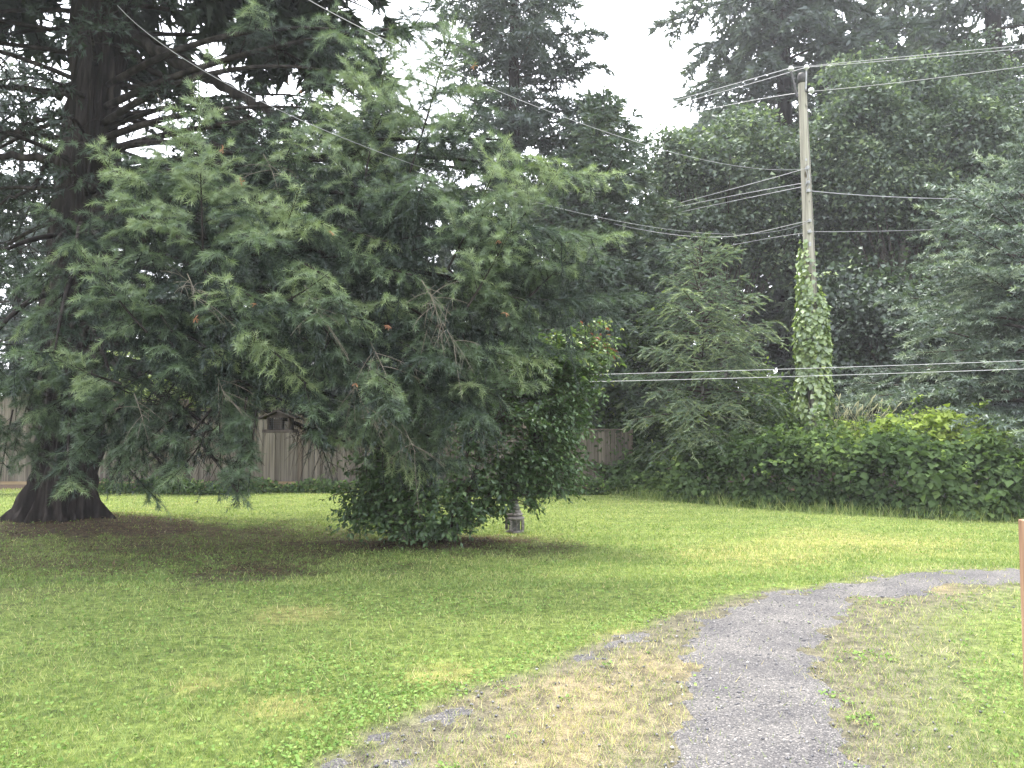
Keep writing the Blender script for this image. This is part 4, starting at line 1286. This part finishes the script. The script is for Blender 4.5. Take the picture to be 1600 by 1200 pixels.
n = len(pos)
Nl = UP * 0.9 + outd * 0.5 + 0.6 * r.standard_normal((n, 3))
V, F = leaf_quads(pos + 0.01 * rd, Nl, 0.055 + 0.045 * r.random(n), 0.55, r, 0.22, dirv, 0.12)
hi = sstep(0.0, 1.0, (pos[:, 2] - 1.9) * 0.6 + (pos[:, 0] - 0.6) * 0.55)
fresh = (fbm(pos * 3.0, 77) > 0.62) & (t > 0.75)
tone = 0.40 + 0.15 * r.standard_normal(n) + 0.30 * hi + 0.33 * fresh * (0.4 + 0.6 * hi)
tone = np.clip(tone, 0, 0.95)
red = (pos[:, 2] > 2.55) & (pos[:, 0] > 0.95) & (r.random(n) < 0.10)
tone[red] = 1.0
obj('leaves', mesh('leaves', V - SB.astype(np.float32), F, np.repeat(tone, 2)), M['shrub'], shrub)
TRIS[0] += len(F)
print('shrub leaves', n)
Vt, Ft = join([sticks(sb, 0.035, 8, 0.35, 7), sticks(tw, 0.006, 3, 0.4, 3), sticks({k_: v_[::2] for k_, v_ in side.items()}, 0.003, 1, 0.5, 3)])
obj('stems', mesh('stems', Vt - SB, Ft, None, True), M['twig'], shrub)

# ------------------------------------------------------------------ fence
wood_m = noise_mat('weathered_board', [(0.25, (0.044, 0.037, 0.029)), (0.5, (0.102, 0.088, 0.070)), (0.75, (0.172, 0.152, 0.124))], (9, 9, 0.5), 2.2, 8, 0.9, 0.5, 0.006, 0.22, 0.15)
rail_m = noise_mat('newer_rail', [(0.3, (0.15, 0.105, 0.060)), (0.7, (0.28, 0.21, 0.13))], (0.6, 9, 9), 2.0, 6, 0.9, 0.4, 0.004, 0.15, 0.15)
post_m = noise_mat('old_post', [(0.3, (0.065, 0.052, 0.040)), (0.7, (0.15, 0.12, 0.09))], (9, 9, 0.5), 2.2, 6, 0.9, 0.4, 0.005, 0.15, 0.15)
FY = 19.25
fx0 = pt(-260, 665, FY)[0]
fence = thing('board_fence', 'weathered grey vertical board fence stepping down behind the lawn', 'fence', (pt(290, 665, FY)[0], FY, 0))
fo = A(fence.location)
posts = [-250, -70, 110, 290, 470, 645, 820, 985]
tops_px = [606, 612, 618, 627, 641, 656, 664, 673]
BW, BG = 0.138, 0.006
bmes = [box_mesh('board', -BW / 2, BW / 2, -0.011, 0.011, 0, 1.0, 0.003) for k in range(1)]
me_b = bmes[0]
me_b.materials.append(wood_m)
r = np.random.default_rng(100)
for k in range(len(posts) - 1):
    xa, xb = pt(posts[k], 665, FY)[0], pt(posts[k + 1], 665, FY)[0]
    ztop = pt(0, tops_px[k + 1 if k + 1 < len(tops_px) else k], FY)[2]
    zbot = pt(0, 752 + 1.2 * k * (k > 3), FY)[2]
    nbd = int(round((xb - xa - 0.1) / (BW + BG)))
    stp = (xb - xa - 0.1) / nbd
    for i in range(nbd):
        o = obj('board', me_b, None, fence)
        o.location = (xa + 0.05 + stp * (i + 0.5) - fo[0], 0.004 * r.standard_normal(), zbot)
        o.scale = (1 + 0.03 * r.standard_normal(), 1, ztop - zbot + 0.012 * r.standard_normal())
        o.rotation_euler = (0, 0.004 * r.standard_normal(), 0.02 * r.standard_normal())
    for zr, hh, dy in ((zbot - 0.075, 0.07, -0.03), (ztop - 0.14, 0.085, 0.035)):
        o = obj('rail', box_mesh('rail', xa + 0.05 - fo[0], xb - 0.05 - fo[0], dy - 0.019, dy + 0.019, zr, zr + hh, 0.004), rail_m, fence)
    if k == 3:
        obj('rail', box_mesh('rail', xa + 0.4 - fo[0], xb - 0.05 - fo[0], -0.045, -0.012, zbot - 0.16, zbot - 0.082, 0.004), rail_m, fence)
    obj('cap_rail', box_mesh('cap_rail', xa - fo[0], xb - 0.03 - fo[0], -0.065, 0.05, ztop + 0.012, ztop + 0.045, 0.004), post_m, fence)
for k, q in enumerate(posts):
    xa = pt(q, 665, FY)[0]
    zt_ = pt(0, tops_px[k] - 3, FY)[2]
    obj('post', box_mesh('post', xa - 0.048 - fo[0], xa + 0.048 - fo[0], -0.06, 0.04, -0.3, zt_, 0.006), post_m, fence)

# ------------------------------------------------------------------ bird feeder
dkw = noise_mat('dark_stained_wood', [(0.3, (0.030, 0.024, 0.020)), (0.7, (0.075, 0.060, 0.050))], (6, 6, 1), 4.0, 5, 0.8, 0.3, 0.003)
wire_m = noise_mat('thin_wire', [(0.3, (0.035, 0.035, 0.035)), (0.7, (0.08, 0.08, 0.08))], (1, 1, 1), 20, 2, 0.5, 0)
fd = 8.9
fc = pt(438, 676, fd)
feeder = thing('bird_feeder', 'dark wooden house-shaped bird feeder hanging from a fir bough', 'bird feeder', fc)
wd, hh, dp = 0.17, 0.16, 0.12
obj('tray', box_mesh('tray', -wd, wd, -dp, dp, 0.0, 0.035, 0.004), dkw, feeder)
for sx in (-1, 1):
    V = A([(sx * 0.115 - 0.007, -0.09, 0.035), (sx * 0.115 + 0.007, -0.09, 0.035), (sx * 0.115 + 0.007, 0.09, 0.035), (sx * 0.115 - 0.007, 0.09, 0.035),
           (sx * 0.115 - 0.007, -0.09, 0.165), (sx * 0.115 + 0.007, -0.09, 0.165), (sx * 0.115 + 0.007, 0.09, 0.165), (sx * 0.115 - 0.007, 0.09, 0.165)])
    obj('side_panel', mesh('side_panel', V, A([[0, 1, 2, 3], [4, 7, 6, 5], [0, 4, 5, 1], [1, 5, 6, 2], [2, 6, 7, 3], [3, 7, 4, 0]])), dkw, feeder)
# gable faces and pitched roof (ridge runs front to back)
for sy in (-1, 1):
    y0, y1 = sy * 0.083 - 0.006, sy * 0.083 + 0.006
    V = A([(-0.12, y0, 0.167), (0.12, y0, 0.167), (0, y0, 0.235), (-0.12, y1, 0.167), (0.12, y1, 0.167), (0, y1, 0.235)])
    me = bpy.data.meshes.new('gable'); me.from_pydata([tuple(v) for v in V], [], [(0, 1, 2), (5, 4, 3), (0, 3, 4, 1), (1, 4, 5, 2), (2, 5, 3, 0)])
    obj('gable', me, dkw, feeder)
for sx in (-1, 1):
    nn_ = nrm(A([sx * 0.08, 0, 0.21]))
    a0, a1 = A([0, 0, 0.238]), A([sx * 0.21, 0, 0.148])
    V = []
    for off in (0, 0.014):
        for q in (a0, a1):
            for yy in (-0.15, 0.15):
                V.append(q + nn_ * off + A([0, yy, 0]))
    me = bpy.data.meshes.new('roof_panel'); me.from_pydata([tuple(v) for v in V], [], [(0, 1, 3, 2), (4, 6, 7, 5), (0, 2, 6, 4), (1, 5, 7, 3), (2, 3, 7, 6), (0, 4, 5, 1)])
    obj('roof_panel', me, dkw, feeder)
for sy in (-1, 1):
    g = []
    for k in range(9):
        xx = -0.10 + k * 0.025
        g.append(tube([(xx, sy * 0.083, 0.036), (xx, sy * 0.083, 0.166)], 0.0016, 4))
    for k in range(5):
        zz_ = 0.05 + k * 0.025
        g.append(tube([(-0.106, sy * 0.085, zz_), (0.106, sy * 0.085, zz_)], 0.0016, 4))
    V, F = join(g)
    obj('wire_screen', mesh('wire_screen', V, F), wire_m, feeder)
obj('seed_hopper', box_mesh('seed_hopper', -0.07, 0.03, -0.05, 0.05, 0.035, 0.15, 0.004), dkw, feeder)
V, F = tube([(0, 0, 0.24), (0.01, 0, 0.6), (0.0, 0.02, 1.15)], 0.0025, 5)
obj('hanging_wire', mesh('hanging_wire', V, F), wire_m, feeder)

# ------------------------------------------------------------------ stone lantern
stone = noise_mat('lantern_stone', [(0.3, (0.08, 0.07, 0.064)), (0.55, (0.16, 0.145, 0.13)), (0.75, (0.24, 0.22, 0.20))], (1, 1, 1), 22, 8, 0.9, 0.5, 0.006)
dstone = noise_mat('dark_stone', [(0.3, (0.045, 0.05, 0.04)), (0.7, (0.15, 0.15, 0.125))], (1, 1, 1), 18, 8, 0.9, 0.5, 0.006)
lp = gp(804, 831)
lant = thing('stone_lantern', 'small grey stone garden lantern beside the shrub', 'lantern', (lp[0], lp[1], Hs(*lp)))
lant.rotation_euler = (0, 0, R(18))
lant.scale = (0.92, 0.92, 0.95)
obj('base', mesh('base', *lathe([(0.0, -0.03), (0.15, -0.03), (0.155, 0.025), (0.12, 0.04), (0.0, 0.042)], 6)), stone, lant)
for sx in (-1, 1):
    for sy in (-1, 1):
        obj('corner_post', box_mesh('corner_post', sx * 0.105 - 0.022, sx * 0.105 + 0.022, sy * 0.105 - 0.022, sy * 0.105 + 0.022, 0.042, 0.205, 0.005), stone, lant)
V, F = tube([(-0.08, -0.105, 0.06), (0.0, -0.105, 0.12), (0.07, -0.105, 0.20)], 0.008, 5)
obj('lattice_bar', mesh('lattice_bar', V, F, None, True), stone, lant)
V, F = tube([(0.0, -0.105, 0.044), (0.0, -0.105, 0.206)], 0.007, 5)
obj('lattice_bar', mesh('lattice_bar', V, F, None, True), stone, lant)
obj('dark_core', box_mesh('dark_core', -0.075, 0.075, -0.075, 0.075, 0.043, 0.206, 0.006), dstone, lant)  # solid dark box standing in for the shaded inside of the lantern
obj('eave', mesh('eave', *lathe([(0, 0.207), (0.15, 0.207), (0.165, 0.222), (0.16, 0.245), (0.12, 0.262), (0, 0.266)], 20), None, True), stone, lant)
obj('cap_stone', mesh('cap_stone', *lathe([(0, 0.267), (0.125, 0.267), (0.14, 0.285), (0.13, 0.305), (0.11, 0.318), (0.115, 0.332), (0.10, 0.352), (0.0, 0.36)], 20), None, True), stone, lant)
obj('finial', mesh('finial', *lathe([(0, 0.358), (0.085, 0.36), (0.092, 0.39), (0.075, 0.43), (0.055, 0.47), (0.05, 0.53), (0.042, 0.565), (0.02, 0.59), (0, 0.60)], 16), None, True), dstone, lant)

# ------------------------------------------------------------------ utility pole
m, nt, out = new_mat('grey_pole_wood')
tc = N(nt, 'ShaderNodeTexCoord')
mp = N(nt, 'ShaderNodeMapping'); mp.inputs['Scale'].default_value = (14, 14, 0.35)
nz = N(nt, 'ShaderNodeTexNoise'); nz.inputs['Scale'].default_value = 3; nz.inputs['Detail'].default_value = 8
mp2 = N(nt, 'ShaderNodeMapping'); mp2.inputs['Scale'].default_value = (5.5, 5.5, 2.1)
vo = N(nt, 'ShaderNodeTexVoronoi'); vo.inputs['Scale'].default_value = 1.0; vo.inputs['Randomness'].default_value = 1.0
nt.links.new(tc.outputs['Object'], mp.inputs[0]); nt.links.new(mp.outputs[0], nz.inputs['Vector'])
nt.links.new(tc.outputs['Object'], mp2.inputs[0]); nt.links.new(mp2.outputs[0], vo.inputs['Vector'])
r1 = ramp(nt, [(0.3, (0.14, 0.13, 0.105)), (0.5, (0.24, 0.225, 0.185)), (0.7, (0.32, 0.305, 0.255))])
r2 = ramp(nt, [(0.10, (0.28, 0.24, 0.18)), (0.20, (1, 1, 1))])
nt.links.new(nz.outputs[0], r1.inputs[0]); nt.links.new(vo.outputs['Distance'], r2.inputs[0])
mx = N(nt, 'ShaderNodeMix', data_type='RGBA', blend_type='MULTIPLY'); mx.inputs[0].default_value = 1
nt.links.new(r1.outputs[0], mx.inputs[6]); nt.links.new(r2.outputs[0], mx.inputs[7])
p = N(nt, 'ShaderNodeBsdfPrincipled'); p.inputs['Roughness'].default_value = 0.9; p.inputs['Specular IOR Level'].default_value = 0.15
b = N(nt, 'ShaderNodeBump'); b.inputs['Strength'].default_value = 0.4; b.inputs['Distance'].default_value = 0.01
nt.links.new(nz.outputs[0], b.inputs['Height']); nt.links.new(b.outputs[0], p.inputs['Normal'])
nt.links.new(mx.outputs[2], p.inputs['Base Color']); nt.links.new(p.outputs[0], out.inputs[0])
M['pole'] = m
PD = 16.6
pb, ptop = pt(1277, 700, PD), pt(1253, 122, PD)
k0 = (pb - ptop) / (pb[2] - ptop[2])
pbase = pb - k0 * pb[2]
pole = thing('utility_pole', 'tall grey wooden utility pole rising from the hedge, wrapped in creeper', 'utility pole', pbase)
lean = (ptop - pbase)
zz_ = np.linspace(-0.4, 1, 30)
path = lean[None] * zz_[:, None]
rad = np.interp(zz_, [-0.4, 0, 1], [0.165, 0.158, 0.083])
rad[-1] = 0.081
Vp, Fp = tube(path, rad, 20)
capc = len(Vp)
Vp = np.concatenate([Vp, path[-1:] + UP * 0.01])
obj('shaft', mesh('shaft', Vp[:-1], Fp, None, True), M['pole'], pole)
metal = noise_mat('galvanised_metal', [(0.3, (0.17, 0.17, 0.175)), (0.7, (0.30, 0.30, 0.31))], (1, 1, 1), 12, 4, 0.5, 0.1, 0.002, 0, 0.5)
dark = noise_mat('dark_fitting', [(0.3, (0.03, 0.03, 0.032)), (0.7, (0.075, 0.07, 0.07))], (1, 1, 1), 12, 4, 0.6, 0.1, 0.002)
porc = noise_mat('porcelain', [(0.3, (0.50, 0.50, 0.50)), (0.7, (0.66, 0.66, 0.66))], (1, 1, 1), 12, 3, 0.25, 0.05, 0.002, 0, 0.5)
o = obj('top_cap', mesh('top_cap', *lathe([(0.0, 0.10), (0.07, 0.095), (0.088, 0.06), (0.088, -0.12), (0.0, -0.12)], 16), None, True), dark, pole)
o.location = lean
ins_prof = [(0, 0.0), (0.02, 0.0), (0.022, 0.03), (0.055, 0.035), (0.065, 0.055), (0.05, 0.07), (0.035, 0.075), (0.05, 0.09), (0.04, 0.11), (0.018, 0.12), (0, 0.125)]
me_i = mesh('insulator', *lathe(ins_prof, 14), None, True)
me_i.materials.append(porc)
ipos = []
for (px, py, dd) in ((1236, 112, PD - 0.05), (1260, 110, PD - 0.05), (1266, 143, PD - 0.12)):
    q = pt(px, py, dd) - pbase
    o = obj('insulator', me_i, None, pole)
    o.location = q
    if py > 130:
        o.rotation_euler = (R(90), 0, 0)
    ipos.append(q + pbase + A([0, 0, 0.09 if py < 130 else 0]))
for a0, a1, rr_ in (((1236, 112), (1246, 152), 0.026), ((1260, 111), (1259, 140), 0.018), ((1258, 143), (1266, 143), 0.022)):
    V, F = tube([pt(*a0, PD - 0.06) - pbase, pt(*a1, PD - 0.10) - pbase], rr_, 8)
    obj('bracket', mesh('bracket', V, F, None, True), dark if rr_ > 0.02 else metal, pole)
for (px, py) in ((1262, 262), (1263, 285), (1265, 345), (1263, 298), (1265, 362)):
    q = pt(px, py, PD - 0.14) - pbase
    obj('cable_clamp', box_mesh('cable_clamp', q[0] - 0.03, q[0] + 0.03, q[1] - 0.03, q[1] + 0.06, q[2] - 0.035, q[2] + 0.035, 0.008), metal, pole)
for a0, a1, a2 in (((1259, 264), (1262, 276), (1258, 290)), ((1262, 264), (1266, 280), (1260, 296))):
    V, F = tube([pt(*a0, PD - 0.16) - pbase, pt(*a1, PD - 0.19) - pbase, pt(*a2, PD - 0.16) - pbase], 0.006, 5)
    obj('loop_wire', mesh('loop_wire', V, F, None, True), metal, pole)

gw = A([lean * t_ + A([0.6 * np.interp(t_, [0, 1], [0.158, 0.083]), -0.80 * np.interp(t_, [0, 1], [0.160, 0.085]), 0]) for t_ in np.linspace(0.05, 0.93, 24)])
V, F = tube(gw, 0.006, 5)
obj('ground_wire', mesh('ground_wire', V, F, None, True), dark, pole)
for t_, wd_, hg_ in ((0.60, 0.05, 0.09), (0.555, 0.04, 0.05), (0.80, 0.035, 0.05)):
    q = lean * t_ + A([-0.02, -np.interp(t_, [0, 1], [0.158, 0.083]) - 0.004, 0])
    obj('tag_plate', box_mesh('tag_plate', q[0] - wd_ / 2, q[0] + wd_ / 2, q[1] - 0.003, q[1] + 0.008, q[2] - hg_ / 2, q[2] + hg_ / 2, 0.001), metal, pole)
for t_ in (0.965, 0.93, 0.74, 0.70, 0.64):
    q = lean * t_ + A([0.01, -np.interp(t_, [0, 1], [0.158, 0.083]) - 0.012, 0])
    V, F = tube([q, q + A([0, 0.03, 0])], 0.012, 6)
    obj('bolt', mesh('bolt', V, F), metal, pole)

# creeper climbing the pole
r = np.random.default_rng(110)
ivy = thing('creeper', 'pale green leafy creeper climbing the lower half of the utility pole', 'creeper', pbase)
prof = A([(370, 1263, 1268), (395, 1250, 1277), (420, 1246, 1262), (445, 1246, 1260), (462, 1248, 1285), (480, 1246, 1292), (505, 1240, 1296), (540, 1238, 1298), (570, 1242, 1296), (600, 1242, 1298), (630, 1240, 1298), (650, 1243, 1296), (665, 1250, 1298), (700, 1262, 1290)], float)
n = 7000
py = 372 + (700 - 372) * r.random(n) ** 0.72
lo = np.interp(py, prof[:, 0], prof[:, 1]); hi = np.interp(py, prof[:, 0], prof[:, 2])
cxp = np.interp(py, [122, 700], [1253, 1277])
a = r.random(n) * 6.283
rl = (cxp - lo) / FPX * PD
rh = (hi - cxp) / FPX * PD
cen = A([pt(c, y_, PD) for c, y_ in zip(cxp, py)])
prad = np.interp(cen[:, 2], [0, ptop[2]], [0.158, 0.083])
ca = np.cos(a)
R_ = np.where(ca < 0, rl, rh)
R_ = np.maximum(R_, prad * 1.05)
keep = ~((py < 458) & (ca > -0.35) & (r.random(n) > 0.06))
keep &= r.random(n) < np.interp(py, [372, 450, 480, 640, 700], [0.25, 0.45, 0.9, 0.8, 0.2])
frac = np.sqrt(r.random(n))
keep &= fbm(np.stack([ca * 1.6, np.sin(a) * 1.6, cen[:, 2] * 2.2], -1), 29) > np.interp(py, [372, 470, 600, 700], [0.45, 0.36, 0.38, 0.46])
er = prad + 0.02 + 0.88 * (np.maximum(R_ - prad, 0.05)) * (0.2 + 0.8 * frac) * (0.55 + 0.55 * fbm(np.stack([ca * 2, np.sin(a) * 2, cen[:, 2] * 2.5], -1), 3))
radial = np.stack([ca, np.sin(a), 0 * a], -1)
P = (cen + radial * np.stack([er, np.minimum(er, 0.40), 0 * er], -1))[keep]
radial = radial[keep]
n = len(P)
V, F = leaf_quads(P, radial * 0.9 + UP * 0.6 + 0.4 * r.standard_normal((n, 3)), 0.08 + 0.07 * r.random(n), 0.85, r, 0.12, A([0, 0, -1.0]) + 0.5 * radial + 0.45 * r.standard_normal((n, 3)), 0.12)
obj('leaves', mesh('leaves', V - pbase.astype(np.float32), F, np.repeat(np.clip(0.45 + 0.2 * r.standard_normal(n), 0, 1), 2)), M['ivy'], ivy)
vines = []
for k in range(6):
    tt = np.linspace(0.0, 0.30 + 0.27 * r.random(), 30)
    ang = k * 1.05 + 3 * tt + r.random()
    rr_ = np.interp(tt, [0, 1], [0.165, 0.09])
    vines.append(tube(lean[None] * tt[:, None] + np.stack([np.cos(ang) * rr_, np.sin(ang) * rr_, 0 * tt], -1), 0.010, 5))
sp = A([pt(*q) - pbase for q in ((1276, 432, PD - 0.1), (1286, 428, PD - 0.2), (1296, 427, PD - 0.2), (1304, 429, PD - 0.2))])
vines.append(tube(sp, 0.004, 4))
V, F = join(vines)
obj('stems', mesh('stems', V, F, None, True), M['twig'], ivy)
P = np.repeat(sp, 5, 0) + pbase + 0.03 * r.standard_normal((20, 3))
V, F = leaf_quads(P, UP - A([0, 0.6, 0]) + 0.4 * r.standard_normal((20, 3)), np.full(20, 0.07), 0.8, r, 0.1)
obj('side_spray', mesh('side_spray', V - pbase, F, np.full(len(F), 0.6)), M['ivy'], ivy)

# ------------------------------------------------------------------ overhead cables
cab = noise_mat('pale_cable', [(0.3, (0.30, 0.30, 0.31)), (0.7, (0.40, 0.40, 0.41))], (1, 1, 1), 3, 2, 0.45, 0, 0.002, 0, 0.5)
cabd = noise_mat('grey_cable', [(0.3, (0.20, 0.20, 0.21)), (0.7, (0.30, 0.30, 0.31))], (1, 1, 1), 3, 2, 0.5, 0, 0.002, 0, 0.4)


def cable(label, pts, rad, mat, group='overhead cables'):
    P_ = A([pt(*q) for q in pts])
    # smooth curve through the points
    k = np.arange(len(P_))
    tt = np.linspace(0, len(P_) - 1, 60)
    if len(P_) > 2:
        out_ = []
        for c in range(3):
            co = np.polyfit(k, P_[:, c], min(3, len(P_) - 1))
            out_.append(np.polyval(co, tt))
        Q = np.stack(out_, -1)
    else:
        Q = np.stack([np.interp(tt, k, P_[:, c]) for c in range(3)], -1)
    V, F = tube(Q, rad, 6)
    o0 = Q[0]
    o = obj('power_cable', mesh('power_cable', V - o0, F, None, True), mat)
    o.location = o0
    return tag(o, label, 'cable', group)


cable('topmost line from the left insulator, running right above the maples', [(1236, 106, PD), (1420, 88, 15.3), (1620, 69, 14.0)], 0.005, cab)
cable('line from the pole top insulator close under the topmost, running right', [(1260, 105, PD), (1420, 92, 15.2), (1620, 74, 13.9)], 0.005, cab)
cable('third line from the side insulator, running right below the top pair', [(1266, 143, PD - 0.12), (1420, 127, 15.2), (1620, 101, 13.9)], 0.005, cab)
cable('topmost line from the pole head sloping down left across the sky gap', [(1236, 106, PD), (1080, 150, 21), (905, 199, 29)], 0.007, cab)
cable('line just under the topmost one, sloping down left from the pole head', [(1260, 105, PD), (1090, 154, 21), (915, 201, 29)], 0.007, cab)
cable('line from below the pole head sloping left under the top pair', [(1266, 143, PD - 0.12), (1060, 181, 21), (880, 228, 29)], 0.007, cab)
cable('thick twisted cable from mid pole climbing left over the fir tops', [(1260, 262, PD - 0.14), (1190, 264, 14.6), (1040, 237, 12.0), (860, 180, 9.8), (700, 105, 8.0), (510, 5, 6.2), (340, -90, 5.0)], 0.0035, cabd)
cable('cable from lower on the pole sagging left through the fir boughs', [(1264, 345, PD - 0.14), (1190, 360, 14.8), (1060, 365, 13.0), (830, 322, 10.4), (640, 250, 8.8), (440, 158, 7.2), (150, 2, 5.4)], 0.0028, cabd)
cable('thin line close above the sagging cable left of the pole', [(1264, 345, PD - 0.12), (1180, 364, 17), (1090, 370, 18), (960, 350, 20)], 0.006, cabd)
cable('upper of three lines falling left from the clamp on the mid pole', [(1260, 263, PD - 0.14), (1160, 291, 20), (1050, 320, 25)], 0.007, cab)
cable('middle of three lines falling left from the clamp on the mid pole', [(1262, 285, PD - 0.14), (1160, 303, 20), (1050, 325, 25)], 0.007, cab)
cable('lowest of three lines falling left from the clamp on the mid pole', [(1263, 290, PD - 0.14), (1160, 311, 20), (1060, 332, 25)], 0.007, cab)
cable('faint line from the pole falling left towards the hemlock top', [(1265, 363, PD - 0.14), (1170, 378, 19), (1075, 398, 22)], 0.006, cabd)
cable('cable with a splice running right from the pole towards the spruce top', [(1263, 298, PD - 0.14), (1400, 308, 17.5), (1560, 312, 18.5)], 0.009, cabd)
cable('thin line running right from the pole behind the spruce boughs', [(1265, 362, PD - 0.14), (1420, 360, 17.8), (1600, 352, 19)], 0.006, cabd)
cable('upper of two white lines crossing low in front of the pole', [(900, 586, 14.4), (1250, 576, 13.4), (1640, 562, 12.4)], 0.005, cab)
cable('lower of two white lines crossing low in front of the pole', [(900, 597, 14.4), (1250, 588, 13.4), (1640, 575, 12.4)], 0.005, cab)

# ------------------------------------------------------------------ wooden post at the right edge
pm = noise_mat('cedar_post', [(0.25, (0.11, 0.060, 0.036)), (0.5, (0.25, 0.150, 0.095)), (0.75, (0.36, 0.235, 0.155))], (16, 16, 0.8), 2.0, 8, 0.8, 0.5, 0.004, 0, 0.25)
q = pt(1590, 811, 3.69)
gpost = thing('wooden_post', 'reddish square wooden post cut off by the right edge beside the lawn', 'post', (q[0] + 0.045, 3.6 + 0.045, Hs(q[0], 3.6)))
zt_ = q[2] - Hs(q[0], 3.6)
me = box_mesh('shaft', -0.045, 0.045, -0.045, 0.045, -0.1, zt_, 0.004)
obj('shaft', me, pm, gpost)
obj('trim_board', box_mesh('trim_board', -0.036, -0.018, -0.052, -0.0455, 0.1, zt_ - 0.006, 0.002), pm, gpost)
print('tris total', TRIS[0])

# ------------------------------------------------------------------ damp air
hz = box_mesh('haze', -62, 62, -6, 60, -1.5, 36)
m, nt, out = new_mat('damp_air')
pv = N(nt, 'ShaderNodeVolumePrincipled')
pv.inputs['Color'].default_value = (0.93, 0.94, 1.0, 1)
pv.inputs['Density'].default_value = 0.0009
pv.inputs['Anisotropy'].default_value = 0.3
nt.links.new(pv.outputs[0], out.inputs['Volume'])
tag(obj('haze', hz, m), 'thin damp haze hanging in the rainy air', 'haze', kind='stuff')
